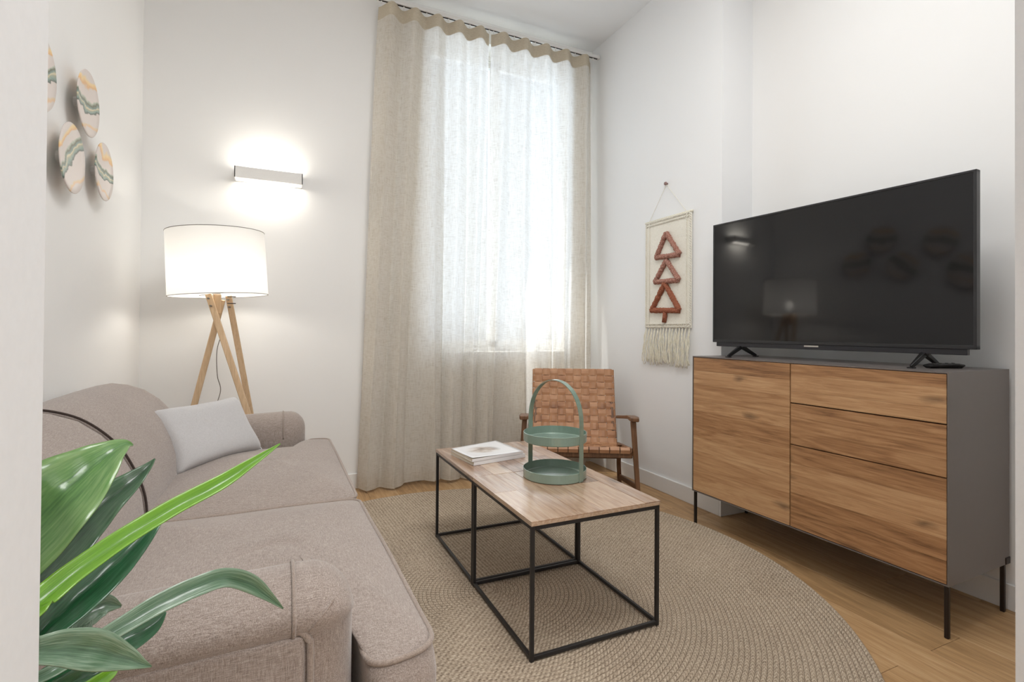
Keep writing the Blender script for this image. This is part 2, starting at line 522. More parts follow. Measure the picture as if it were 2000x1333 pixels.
# ------------------------------------------------------------------ mesh helpers
class MB:
    def __init__(s):
        s.v = []
        s.f = []
        s.uv = None

    def add(s, vs, fs):
        o = len(s.v)
        s.v += [tuple(q) for q in vs]
        s.f += [tuple(i + o for i in f) for f in fs]
        return s

    def box(s, c, d, rz=0.0, mat=None):
        hx, hy, hz = d[0] / 2, d[1] / 2, d[2] / 2
        pts = [Vector((sx * hx, sy * hy, sz * hz)) for sz in (-1, 1) for sy in (-1, 1) for sx in (-1, 1)]
        R = mat if mat is not None else Matrix.Rotation(rz, 3, 'Z')
        pts = [R @ q + Vector(c) for q in pts]
        return s.add(pts, [(0, 2, 3, 1), (4, 5, 7, 6), (0, 1, 5, 4), (2, 6, 7, 3), (0, 4, 6, 2), (1, 3, 7, 5)])

    def b2(s, a, b):
        return s.box([(a[i] + b[i]) / 2 for i in range(3)], [abs(b[i] - a[i]) for i in range(3)])

    def bar(s, p, q, w1, h1, w2=None, h2=None, upv=(0, 0, 1)):
        """tapered rectangular bar between two points"""
        p, q = Vector(p), Vector(q)
        w2 = w1 if w2 is None else w2
        h2 = h1 if h2 is None else h2
        d = (q - p).normalized()
        u = Vector(upv)
        if abs(d.dot(u)) > 0.98:
            u = Vector((0, 1, 0))
        a = d.cross(u).normalized()
        b = a.cross(d).normalized()
        vs = []
        for P_, w_, h_ in ((p, w1, h1), (q, w2, h2)):
            for sa, sb in ((-1, -1), (1, -1), (1, 1), (-1, 1)):
                vs.append(P_ + a * sa * w_ / 2 + b * sb * h_ / 2)
        return s.add(vs, [(3, 2, 1, 0), (4, 5, 6, 7), (0, 1, 5, 4), (1, 2, 6, 5), (2, 3, 7, 6), (3, 0, 4, 7)])

    def tube(s, pts, r, n=8, closed=False, cap=True):
        pts = [Vector(q) for q in pts]
        N = len(pts)
        rr = r if isinstance(r, (list, tuple)) else [r] * N
        t0 = (pts[1] - pts[0]).normalized()
        ref = Vector((0, 0, 1)) if abs(t0.z) < 0.9 else Vector((1, 0, 0))
        nrm = t0.cross(ref).normalized()
        vs = []
        for i in range(N):
            if closed:
                t = (pts[(i + 1) % N] - pts[i - 1]).normalized()
            else:
                t = (pts[min(i + 1, N - 1)] - pts[max(i - 1, 0)]).normalized()
            nrm = (nrm - t * nrm.dot(t)).normalized()
            bn = t.cross(nrm)
            for j in range(n):
                a = 2 * PI * j / n
                vs.append(pts[i] + (nrm * math.cos(a) + bn * math.sin(a)) * rr[i])
        fs = []
        for i in range(N if closed else N - 1):
            i2 = (i + 1) % N
            for j in range(n):
                j2 = (j + 1) % n
                fs.append((i * n + j, i * n + j2, i2 * n + j2, i2 * n + j))
        if cap and not closed:
            fs.append(tuple(range(n - 1, -1, -1)))
            fs.append(tuple((N - 1) * n + j for j in range(n)))
        return s.add(vs, fs)

    def lathe(s, prof, n=48, c=(0, 0, 0), axis='z', close=False):
        vs = []
        for r, h in prof:
            for j in range(n):
                a = 2 * PI * j / n
                if axis == 'z':
                    vs.append((c[0] + r * math.cos(a), c[1] + r * math.sin(a), c[2] + h))
                else:
                    vs.append((c[0] + h, c[1] + r * math.cos(a), c[2] + r * math.sin(a)))
        fs = []
        L = len(prof)
        for i in range(L if close else L - 1):
            i2 = (i + 1) % L
            for j in range(n):
                j2 = (j + 1) % n
                fs.append((i * n + j, i * n + j2, i2 * n + j2, i2 * n + j))
        return s.add(vs, fs)

    def grid(s, rows, closed_u=False, closed_v=False, cap0=False, cap1=False):
        nv = len(rows)
        nu = len(rows[0])
        vs = [q for r in rows for q in r]
        fs = []
        for i in range(nv if closed_v else nv - 1):
            i2 = (i + 1) % nv
            for j in range(nu if closed_u else nu - 1):
                j2 = (j + 1) % nu
                fs.append((i * nu + j, i * nu + j2, i2 * nu + j2, i2 * nu + j))
        if cap0:
            fs.append(tuple(range(nu - 1, -1, -1)))
        if cap1:
            fs.append(tuple((nv - 1) * nu + j for j in range(nu)))
        return s.add(vs, fs)

    def build(s, name, mat, parent=None, smooth=False, bevel=0.0, seg=2, origin=None, fix=True, auto=None):
        me = bpy.data.meshes.new(name)
        vs = s.v
        if origin is not None:
            o_ = Vector(origin)
            vs = [tuple(Vector(q) - o_) for q in vs]
        me.from_pydata(vs, [], s.f)
        if fix:
            bm = bmesh.new()
            bm.from_mesh(me)
            bmesh.ops.recalc_face_normals(bm, faces=bm.faces)
            bm.to_mesh(me)
            bm.free()
        if smooth:
            for p in me.polygons:
                p.use_smooth = True
        me.materials.append(mat)
        ob = bpy.data.objects.new(name, me)
        COL.objects.link(ob)
        if origin is not None:
            ob.location = origin
        if bevel:
            md = ob.modifiers.new('bevel', 'BEVEL')
            md.width = bevel
            md.segments = seg
            md.limit_method = 'ANGLE'
            md.angle_limit = math.radians(40)
            if smooth is False and seg > 1:
                pass
        if parent is not None:
            ob.parent = parent
            if origin is not None:
                ob.location = Vector(origin) - wpos(parent)
            else:
                ob.location = -wpos(parent)
        return ob


def wpos(o):
    p = Vector(o.location)
    while o.parent is not None:
        o = o.parent
        p = p + Vector(o.location)
    return p


def thing(name, label, cat, loc=(0, 0, 0), group=None):
    o = bpy.data.objects.new(name, None)
    o.empty_display_size = 0.05
    o.location = loc
    COL.objects.link(o)
    return tag(o, label, cat, group)


def tag(o, label, cat, group=None):
    o['label'] = label
    o['category'] = cat
    if group:
        o['group'] = group
    return o


def struct(o):
    o['kind'] = 'structure'
    return o


# ------------------------------------------------------------------ room shell
XL, XR, XE, YB, YF, YP, HC = -0.7125, 2.3035, 2.5475, 3.4964, 0.30, 2.154, 3.3213
T = 0.2
WX0, WX1, WZ0, WZ1 = 0.930, 2.055, 0.885, 3.17
WXF = 2.21                                        # frame side of the rebated opening   # window opening
DX0, DX1 = -0.097, 0.790                          # doorway

fl = struct(MB().b2((-1.3, -2.3, -0.06), (2.8, 3.7, -0.012)).build('floor', M['gap']))
pw = 0.18
x = 1.971 - 18 * pw
i = 0
while x < XE + T:
    off = [0.0, 0.55, -0.35, 0.8, -0.7, 0.25][i % 6]
    y = 0.962 + off - 4.9
    if abs(x - 1.971) < 0.01:
        y = 0.962 - 4.2
    while y < YB + T:
        ln = 1.4
        x0, x1 = max(x, XL - 0.1), min(x + pw, XE + 0.15)
        y0, y1 = max(y, -2.2), min(y + ln, YB + 0.15)
        if x1 - x0 > 0.02 and y1 - y0 > 0.02:
            g = 0.0006
            MB().b2((x0 + g, y0 + g, -0.012), (x1 - g, y1 - g, 0.0)).build('plank', M['floor'], fl, origin=((x0 + x1) / 2, (y0 + y1) / 2, 0), bevel=0.0008, seg=1)
        y += ln
    x += pw
    i += 1

struct(MB().b2((XL - T, YF, HC), (XE + T, YB + T + 0.1, HC + 0.12)).build('ceiling', M['ceil']))
struct(MB().b2((XL - T, YF, 0), (XL, YB, HC)).build('wall_left', M['wall']))
wb = MB()
yb2 = YB + 0.30
wb.b2((XL - T, YB, 0), (WX0, yb2, HC))
wb.b2((WX1, YB, 0), (XE + T, YB + 0.10, HC))
wb.b2((WXF, YB + 0.10, 0), (XE + T, yb2, HC))
wb.b2((WX0, YB, 0), (WX1, YB + 0.10, WZ0))
wb.b2((WX0, YB + 0.10, 0), (WXF, yb2, WZ0))
wb.b2((WX0, YB, WZ1), (WX1, YB + 0.10, HC))
wb.b2((WX0, YB + 0.10, WZ1), (WXF, yb2, HC))
struct(wb.build('wall_back', M['wall']))
struct(MB().b2((XR, YP, 0), (XE + T, YB, HC)).build('wall_right_pier', M['ceil']))
struct(MB().b2((XE, YF, 0), (XE + T, YP, HC)).build('wall_right', M['wall']))
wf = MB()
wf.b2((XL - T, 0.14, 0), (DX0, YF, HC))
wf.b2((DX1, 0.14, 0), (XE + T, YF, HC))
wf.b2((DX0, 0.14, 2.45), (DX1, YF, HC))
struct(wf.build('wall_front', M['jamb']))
# hallway behind the camera
struct(MB().b2((-1.0, -2.2, 0), (-0.9, 0.14, 2.7)).build('wall_hall_left', M['wall']))
struct(MB().b2((2.0, -2.2, 0), (2.1, 0.14, 2.7)).build('wall_hall_right', M['wall']))
struct(MB().b2((-1.0, -2.3, 0), (2.1, -2.2, 2.7)).build('wall_hall_back', M['wall']))
struct(MB().b2((-1.0, -2.3, 2.7), (2.1, 0.14, 2.8)).build('ceiling_hall', M['ceil']))


def baseboard(name, a, b):
    o = MB().b2(a, b).build(name, M['trim'], bevel=0.003, seg=2)
    return struct(o)


BH, BT = 0.098, 0.014
baseboard('baseboard_left', (XL, YF, 0), (XL + BT, YB, BH))
baseboard('baseboard_back', (XL + BT, YB - BT, 0), (XR - BT, YB, BH))
baseboard('baseboard_pier', (XR - BT, YP, 0), (XR, YB, BH))
baseboard('baseboard_return', (XR - BT, YP - BT, 0), (XE, YP, BH))
baseboard('baseboard_right', (XE - BT, YF, 0), (XE, YP - BT, BH))

# window: frame, two casements with panes, sill
win = MB()
fy0, fy1 = YB + 0.16, YB + 0.22
fwid = 0.035
win.b2((WX0, fy0, WZ0), (WX0 + fwid, fy1, WZ1))
win.b2((WXF - fwid, fy0, WZ0), (WXF, fy1, WZ1))
win.b2((WX0, fy0, WZ0), (WXF, fy1, WZ0 + fwid))
win.b2((WX0, fy0, WZ1 - fwid), (WXF, fy1, WZ1))
wino = struct(win.build('window_1', M['trim'], bevel=0.003))
xm = 1.515
for a, b in ((WX0 + fwid, xm), (xm, WXF - fwid)):
    m = MB()
    m.b2((a, fy0 + 0.01, WZ0 + fwid), (a + 0.04, fy1 - 0.01, WZ1 - fwid))
    m.b2((b - 0.04, fy0 + 0.01, WZ0 + fwid), (b, fy1 - 0.01, WZ1 - fwid))
    m.b2((a, fy0 + 0.01, WZ0 + fwid), (b, fy1 - 0.01, WZ0 + fwid + 0.05))
    m.b2((a, fy0 + 0.01, WZ1 - fwid - 0.05), (b, fy1 - 0.01, WZ1 - fwid))
    cs = m.build('casement', M['trim'], wino, bevel=0.003)
    MB().b2((a + 0.04, fy0 + 0.028, WZ0 + fwid + 0.05), (b - 0.04, fy0 + 0.032, WZ1 - fwid - 0.05)).build('pane', M['glass'], cs)
struct(MB().b2((WX0, YB - 0.015, WZ0 - 0.02), (WX1, YB + 0.16, WZ0 + 0.004)).build('window_sill', M['trim'], bevel=0.004))

# ------------------------------------------------------------------ curtain rail and curtains
YC, ZR = 3.385, 3.205
rail = thing('curtain_rail', 'long white curtain rail running under the ceiling above the window', 'curtain rail', (1.41, YC, ZR))
MB().b2((0.575, YC - 0.014, ZR), (2.275, YC + 0.014, ZR + 0.022)).build('track', M['white_metal'], rail, bevel=0.002)
MB().b2((0.57, YC - 0.004, ZR - 0.003), (2.28, YC + 0.004, ZR)).build('glide_channel', M['gap'], rail)
for bx in (0.66, 1.15, 1.70, 2.20):
    MB().b2((bx - 0.012, YC + 0.010, ZR + 0.004), (bx + 0.012, YB, ZR + 0.018)).build('wall_bracket', M['white_metal'], rail)
for ex in (0.568, 2.282):
    MB().b2((ex - 0.007, YC - 0.017, ZR - 0.004), (ex + 0.007, YC + 0.017, ZR + 0.026)).build('end_cap', M['white_metal'], rail, bevel=0.002)


def curtain(name, label, xt0, xt1, xb0, xb1, nw, seed, edge):
    rnd = random.Random(seed)
    ph = [rnd.uniform(-0.5, 0.5) for _ in range(40)]
    amp = [rnd.uniform(0.75, 1.25) for _ in range(40)]
    t = thing(name, label, 'curtain', ((xt0 + xt1) / 2, YC, 0.03), 'pair of beige linen curtains')
    NU, NV = nw * 26, 70

    def pos(u, z):
        zt = (ZR - z) / ZR                       # 0 top, 1 floor
        q = u * nw
        iw = int(q)
        a0 = amp[iw] * (1 - (q - iw)) + amp[iw + 1] * (q - iw)
        drift = 0.5 * zt * math.sin(1.7 * u * nw + ph[0] * 6 + 1.4 * zt) + 0.25 * zt * math.sin(4.1 * u * nw + ph[1] * 9)
        A = 0.027 * (1 + 0.35 * zt) * (1 + (a0 - 1) * min(1, zt * 2.2))
        w_ = 2 * PI * (q + drift * 0.62)
        y = YC - 0.004 + A * math.cos(w_) + 0.010 * zt * math.cos(2 * w_ + ph[2] * 5) - 0.016 * zt
        xa = xt0 + (xb0 - xt0) * zt ** 0.8
        xb = xt1 + (xb1 - xt1) * zt ** 0.8
        x_ = xa + (xb - xa) * u - 0.009 * math.sin(2 * w_) * zt
        # turned-back outer edge
        if edge < 0:
            e = max(0, 1 - u * nw / 0.45)
        else:
            e = max(0, 1 - (1 - u) * nw / 0.45)
        y = y + 0.03 * e * e
        return Vector((x_, y, z))

    def top(u):
        # header sags a little between the glides and stands up at them
        return ZR - 0.004 - 0.013 * (0.5 - 0.5 * math.cos(2 * PI * (u * nw + 0.5)))

    HB = 0.085
    rows = []
    for i in range(NV + 1):
        rows.append([])
        for j in range(NU + 1):
            u = j / NU
            z0 = top(u) - HB
            zb = 0.022 + 0.008 * math.sin(9 * u + seed)
            f = i / NV
            rows[-1].append(pos(u, z0 + (zb - z0) * f))
    MB().grid(rows).build('cloth', M['curtain'], t, smooth=True, fix=False)
    rows = []
    for i in range(7):
        rows.append([pos(j / NU, top(j / NU) - (HB + 0.003) * i / 6) + Vector((0, -0.0012, 0)) for j in range(NU + 1)])
    MB().grid(rows).build('header_tape', M['header'], t, smooth=True, fix=False)
    # hem stitched double at the floor
    rows = []
    for i in range(3):
        rows.append([pos(j / NU, 0.022 + 0.008 * math.sin(9 * j / NU + seed) + 0.07 * i / 2) + Vector((0, -0.0015, 0)) for j in range(NU + 1)])
    MB().grid(rows).build('hem', M['curtain'], t, smooth=True, fix=False)
    for kx in range(nw + 1):
        u = min(max((kx) / nw, 0.01), 0.99)
        p_ = pos(u, ZR - 0.006)
        MB().b2((p_.x - 0.004, YC - 0.003, ZR - 0.022), (p_.x + 0.004, YC + 0.003, ZR + 0.0)).build('glide', M['white_metal'], t)
    return t


curtain('curtain', 'beige linen curtain with the wider dark left part, left of the central gap', 0.585, 1.362, 0.475, 1.335, 5, 3, -1)
curtain('curtain', 'beige linen curtain right of the central gap, behind the leather chair', 1.378, 2.245, 1.352, 2.262, 5, 11, 1)

# ------------------------------------------------------------------ wall sconce
sc = thing('wall_sconce', 'white rectangular up and down wall light glowing above the floor lamp', 'wall lamp', (-0.06, YB - 0.005, 1.975))
sx0, sx1, sz0, sz1, sy0 = -0.245, 0.128, 1.939, 2.006, YB - 0.10
m = MB()
m.b2((sx0, sy0, sz0), (sx1, sy0 + 0.006, sz1))
m.b2((sx0, sy0, sz0), (sx0 + 0.006, YB - 0.002, sz1))
m.b2((sx1 - 0.006, sy0, sz0), (sx1, YB - 0.002, sz1))
m.b2((sx0, YB - 0.008, sz0), (sx1, YB - 0.002, sz1))
m.build('housing', M['white_metal'], sc, bevel=0.001, seg=1)
MB().b2((sx0 + 0.03, sy0 + 0.02, sz0 + 0.028), (sx1 - 0.03, YB - 0.02, sz0 + 0.038)).build('diffuser', M['diffuser'], sc)
area('sconce_up_light', (-0.06, YB - 0.055, sz1 - 0.004), (PI, 0, 0), 0.26, 0.05, 1.5, (1, 0.94, 0.83))
area('sconce_down_light', (-0.06, YB - 0.055, sz0 + 0.012), (0, 0, 0), 0.26, 0.05, 1.2, (1, 0.94, 0.83))

# ------------------------------------------------------------------ floor lamp
LX, LY = -0.295, 3.08
lamp = thing('floor_lamp', 'tripod floor lamp with pale wood legs and white drum shade behind sofa', 'floor lamp', (LX, LY, 0))
sh = []
tilt = Matrix.Rotation(math.radians(-3.2), 3, 'Y')
SC = Vector((LX + 0.003, LY, 1.385))


def shade_pt(a, r, h):
    return SC + tilt @ Vector((r * math.cos(a), r * math.sin(a), h))


N = 72
rows = [[shade_pt(2 * PI * j / N, r, h) for j in range(N)] for r, h in ((0.232, -0.165), (0.230, 0.0), (0.228, 0.165))]
shade = MB().grid(rows, closed_u=True).build('lamp_shade', M['shade'], lamp, smooth=True, fix=True)
for h, r in ((-0.165, 0.2315), (0.165, 0.2275)):
    MB().tube([shade_pt(2 * PI * j / N, r, h) for j in range(N)], 0.0018, 6, closed=True).build('rim_trim', M['cable'], shade, smooth=True)
m = MB()
for q in range(3):
    a = q * 2 * PI / 3
    m.tube([shade_pt(a, 0.228, -0.15), shade_pt(a, 0.02, -0.15)], 0.0018, 6)
m.tube([shade_pt(2 * PI * j / 24, 0.02, -0.15) for j in range(24)], 0.002, 6, closed=True)
m.build('shade_spider', M['bolt'], lamp)
MB().lathe([(0.0, 0.0), (0.018, 0), (0.018, 0.05), (0.0, 0.05)], 20, (LX, LY, 1.205)).build('lamp_socket', M['white_metal'], lamp, smooth=True)
MB().lathe([(0.001, -0.03), (0.014, -0.028), (0.016, -0.01), (0.028, 0.015), (0.030, 0.035), (0.022, 0.055), (0.001, 0.062)], 24, (LX + 0.005, LY, 1.29)).build('bulb', M['bulb'], lamp, smooth=True)
# head block
MB().box((LX, LY, 1.175), (0.034, 0.05, 0.10), 0.3).build('head_block', M['lamp_wood'], lamp, bevel=0.003)
# legs: tops meet beside the block and splay to the floor
legs = [((-0.272, 3.11, 1.20), (-0.545, 3.20, 0.0)), ((-0.330, 3.045, 1.225), (0.045, 2.955, 0.0)), ((-0.243, 3.10, 1.225), (-0.045, 3.36, 0.0))]
for p_, q_ in legs:
    l = MB().bar(p_, q_, 0.030, 0.024, 0.030, 0.024, upv=(0, 1, 0)).build('leg', M['lamp_wood'], lamp, bevel=0.004)
    d = (Vector(q_) - Vector(p_)).normalized()
    for tt in (0.025, 0.065):
        b_ = Vector(p_) + d * tt
        MB().tube([b_ + Vector((-0.006, -0.022, 0)), b_ + Vector((0.004, 0.018, 0))], 0.005, 10).build('bolt', M['bolt'], l, smooth=False)
    MB().box(Vector(q_) + Vector((0, 0, 0.006)), (0.03, 0.03, 0.012)).build('foot_pad', M['black_plastic'], l)
for dz in (0.0, 0.035):
    MB().tube([(-0.245, 3.06, 1.215 - dz), (-0.205, 3.055, 1.215 - dz)], 0.0025, 8).build('cross_bolt', M['leg_metal'], lamp)
cord = [(-0.295, 3.08, 1.20), (-0.285, 3.09, 1.10), (-0.272, 3.10, 1.03), (-0.293, 3.10, 0.93), (-0.29, 3.10, 0.80), (-0.275, 3.11, 0.72), (-0.295, 3.12, 0.6), (-0.27, 3.14, 0.35), (-0.25, 3.18, 0.06), (-0.22, 3.25, 0.004), (-0.10, 3.42, 0.004)]


def smooth_path(p, n=6):
    P_ = [Vector(q) for q in p]
    out = []
    for i in range(len(P_) - 1):
        p0, p1, p2, p3 = P_[max(i - 1, 0)], P_[i], P_[i + 1], P_[min(i + 2, len(P_) - 1)]
        for j in range(n):
            t = j / n
            out.append(0.5 * ((2 * p1) + (p2 - p0) * t + (2 * p0 - 5 * p1 + 4 * p2 - p3) * t * t + (3 * p1 - p0 - 3 * p2 + p3) * t ** 3))
    out.append(P_[-1])
    return out


MB().tube(smooth_path(cord), 0.0022, 6).build('power_cord', M['cable'], lamp, smooth=True)

# ------------------------------------------------------------------ sofa
SY0, SY1, SF = 0.87, 2.80, 0.125        # outer faces of the arms, front of the arms
sofa = thing('sofa', 'taupe two-seat sofa with rounded arms and dark piped back along left wall', 'sofa', (-0.25, 1.83, 0))


def rounded_poly(pts, r, n=6):
    """rounds the corners of a polygon; r is a list"""
    out = []
    N_ = len(pts)
    for i in range(N_):
        p0, p1, p2 = Vector(pts[i - 1]), Vector(pts[i]), Vector(pts[(i + 1) % N_])
        a = (p0 - p1)
        b = (p2 - p1)
        ri = min(r[i], a.length * 0.48, b.length * 0.48)
        A_, B_ = p1 + a.normalized() * ri, p1 + b.normalized() * ri
        for j in range(n + 1):
            t = j / n
            out.append((1 - t) ** 2 * A_ + 2 * t * (1 - t) * p1 + t * t * B_)
    return out


def resample(pts, d):
    out = []
    N_ = len(pts)
    for i in range(N_):
        a, b = pts[i], pts[(i + 1) % N_]
        L = (b - a).length
        kk = max(1, int(L / d))
        for j in range(kk):
            out.append(a + (b - a) * j / kk)
    return out


def seat_cushion(poly, radii, zb, zt, crown, c, wob):
    pts = resample(rounded_poly(poly, radii), 0.03)
    C = Vector(c)
    rows = []
    H_ = zt - zb

    def ring(sc_, z, out_=0.0):
        r_ = []
        for q in pts:
            d = (q - C)
            qq = C + d * sc_ + d.normalized() * out_
            r_.append((qq.x, qq.y, z(q) if callable(z) else z))
        return r_
    wv = lambda q: wob * (math.sin(q.y * 11) * 0.5 + math.sin(q.x * 17 + 1) * 0.4)
    for s_ in (0.02, 0.4, 0.8, 0.95):
        rows.append(ring(s_, zb - 0.012 * (1 - s_ ** 2)))
    rows.append(ring(1.0, zb))
    for t in (0.2, 0.4, 0.6, 0.8):
        rows.append(ring(1.0, zb + H_ * t, 0.018 * math.sin(PI * t)))
    rows.append(ring(1.0, lambda q: zt + wv(q) * 0.4))
    for s_ in (0.965, 0.92, 0.86, 0.78, 0.68, 0.56, 0.42, 0.28, 0.14, 0.02):
        rows.append(ring(s_, lambda q, s_=s_: zt + crown * (1 - s_ ** 3.0) + wv(q) * 0.4 * s_ + 0.5 * wob * math.sin(q.y * 5 + s_ * 7) * (1 - s_)))
    m = MB().grid(rows, closed_u=True, cap0=True, cap1=True)
    o = m.build('seat_cushion', M['sofa'], sofa, smooth=True)
    for z_, dz in ((zt, 1), (zb, 0)):
        pp = []
        for q in pts:
            d = (q - C).normalized()
            pp.append((q.x + d.x * 0.003, q.y + d.y * 0.003, z_ + (wv(q) * 0.4 if dz else 0)))
        MB().tube(pp, 0.0052, 8, closed=True).build('piping', M['pip'], o, smooth=True)
    return o


ZS0, ZS1 = 0.355, 0.492
ym = 1.742
# near cushion (T shaped: its front runs in front of the arm)
seat_cushion([(-0.42, 1.055), (-0.42, ym - 0.004), (0.245, ym - 0.004), (0.262, 0.885), (0.140, 0.862), (0.134, 1.052)],
             [0.03, 0.03, 0.045, 0.05, 0.05, 0.02], ZS0, ZS1, 0.045, (0.02, 1.36), 0.006)
seat_cushion([(-0.42, ym + 0.006), (-0.42, 2.60), (0.134, 2.60), (0.140, 2.77), (0.240, 2.755), (0.243, ym + 0.006)],
             [0.03, 0.03, 0.02, 0.05, 0.05, 0.045], ZS0, ZS1, 0.045, (0.0, 2.2), 0.006)

# base box under the cushions
MB().b2((-0.66, SY0 + 0.03, 0.15), (0.215, SY1 - 0.03, ZS0 - 0.004)).build('base_frame', M['sofa'], sofa, bevel=0.02, seg=3)

# arms


def arm(side):
    """side -1 near arm, +1 far arm; section in the y z plane lofted along x"""
    y0 = SY0 if side < 0 else SY1
    sg = 1 if side < 0 else -1             # towards the seat
    # section: distance from outer face (a), height
    sec = [(0.012, 0.14), (0.012, 0.30), (0.012, 0.46), (0.010, 0.560), (-0.004, 0.576), (-0.008, 0.594), (0.0, 0.612), (0.022, 0.630), (0.055, 0.643),
           (0.095, 0.643), (0.130, 0.630), (0.155, 0.606), (0.168, 0.574), (0.170, 0.53), (0.170, 0.46), (0.170, 0.30), (0.170, 0.14)]
    rows = []
    xs = [-0.70, -0.5, -0.3, -0.12, 0.0, 0.03]
    R_ = 0.075
    st = [(x_, 0.0) for x_ in xs]
    for q in range(1, 11):
        t = q / 10 * PI / 2
        st.append((SF - R_ + R_ * math.sin(t), R_ * (1 - math.cos(t))))
    for x_, ins in st:
        row = []
        for a, z in sec:
            zc = min(z, 0.57)
            ca = 0.085
            d = Vector((a - ca, z - zc))
            L = d.length
            kk = max(0.02, (L - ins) / L) if L > 1e-6 else 1
            a2, z2 = ca + d.x * kk, zc + d.y * kk
            if z > 0.57:
                z2 = z2 - ins * 0.10
            # gentle dip of the arm towards the back
            z2 += 0.0 if z < 0.5 else -0.03 * max(0, min(0.5, 0.02 - x_))
            row.append((x_, y0 + sg * a2, z2))
        rows.append(row)
    o = MB().grid(rows, closed_u=True, cap0=True, cap1=True).build('arm', M['sofa'], sofa, smooth=True)
    # outer inset panel with piping
    yo = y0 + sg * 0.006
    pth = [(-0.66, yo, 0.560), (-0.4, yo, 0.566), (-0.1, yo, 0.573), (0.0, yo, 0.575), (0.034, yo, 0.571), (0.048, yo, 0.556), (0.052, yo, 0.53), (0.052, yo, 0.35), (0.052, yo, 0.16)]
    MB().tube(smooth_path(pth), 0.0055, 8).build('panel_piping', M['pip'], o, smooth=True)
    MB().b2((-0.66, y0 + sg * 0.002, 0.15), (0.044, y0 + sg * 0.03, 0.563)).build('side_panel', M['sofa'], o, bevel=0.008, seg=3)
    # seam running over the arm
    sm = []
    for a, z in sec[3:14]:
        dn = Vector((a - 0.085, z - 0.57)).normalized() if z > 0.57 else Vector((-1 if a < 0.085 else 1, 0))
        sm.append((0.027, y0 + sg * (a + dn.x * 0.0008), z + dn.y * 0.0008))
    MB().tube(smooth_path(sm, 3), 0.0032, 6).build('arm_seam', M['pip'], o, smooth=True)
    # stitched pleat from panel corner towards the front
    pr = [(0.050, y0 - sg * 0.002, 0.572), (0.060, y0 - sg * 0.0052, 0.584), (0.074, y0 - sg * 0.0025, 0.598), (0.088, y0 + sg * 0.008, 0.611)]
    MB().tube(smooth_path(pr, 4), 0.0016, 6).build('pleat', M['pip'], o, smooth=True)
    return o


arm(-1)
arm(1)

# back: outer frame plus two rounded cushions meeting at a dark piped seam
prof = [(-0.345, 0.36), (-0.338, 0.45), (-0.335, 0.52), (-0.342, 0.58), (-0.361, 0.638), (-0.395, 0.705), (-0.438, 0.757), (-0.490, 0.798), (-0.545, 0.820), (-0.595, 0.828),
        (-0.640, 0.820), (-0.672, 0.792), (-0.688, 0.74), (-0.692, 0.65), (-0.692, 0.50), (-0.692, 0.36)]


def back_cushion(y0, y1, soft0, soft1):
    rows = []
    NY = 34
    cx_, cz_ = -0.56, 0.50
    for i in range(NY + 1):
        f = i / NY
        y = y0 + (y1 - y0) * f
        e0 = min(1.0, (y - y0) / soft0)
        e1 = min(1.0, (y1 - y) / soft1)
        ins0 = 1 - math.sqrt(max(0, 1 - (1 - e0) ** 2))
        ins1 = 1 - math.sqrt(max(0, 1 - (1 - e1) ** 2))
        ins = ins0 * soft0 * 0.9 + ins1 * soft1 * 0.9
        bulge = 0.004 * math.sin(PI * f)
        row = []
        for x_, z_ in prof:
            dx_, dz_ = x_ - cx_, z_ - cz_
            L = math.hypot(dx_, dz_)
            kk = (L - ins + bulge) / L
            zz = cz_ + dz_ * kk if z_ > cz_ else z_
            row.append((max(cx_ + dx_ * kk, -0.700), y, zz))
        rows.append(row)
    return MB().grid(rows, closed_u=True, cap0=True, cap1=True).build('back_cushion', M['sofa'], sofa, smooth=True)


bk1 = back_cushion(SY0 + 0.10, 1.752, 0.10, 0.006)
bk2 = back_cushion(1.754, 2.60, 0.006, 0.12)
MB().tube(smooth_path([(a + (0.0015 if a > -0.6 else 0), 1.753, z + (0.002 if z > 0.7 else 0)) for a, z in prof[1:12]], 4), 0.0034, 8).build('piping', M['sofa_dark'], bk1, smooth=True)
MB().tube(smooth_path([(a - 0.045 if z < 0.79 else a - 0.02, 2.592, z - (0.045 if z > 0.7 else 0)) for a, z in prof[1:10]], 4), 0.0045, 8).build('piping', M['sofa_dark'], bk2, smooth=True)  # dark tube standing in for the shadow along the far cushion edge
MB().b2((-0.705, SY0 + 0.05, 0.16), (-0.60, SY1 - 0.05, 0.70)).build('back_frame', M['sofa'], sofa, bevel=0.03, seg=3)
for lx in (-0.60, 0.12):
    for ly in (SY0 + 0.10, SY1 - 0.10):
        MB().lathe([(0.0, 0.0), (0.017, 0.0), (0.026, 0.16), (0.0, 0.16)], 20, (lx, ly, 0.014 if (lx > 0) else 0.0)).build('leg', M['chair_wood'], sofa, smooth=False)

# ------------------------------------------------------------------ scatter cushion


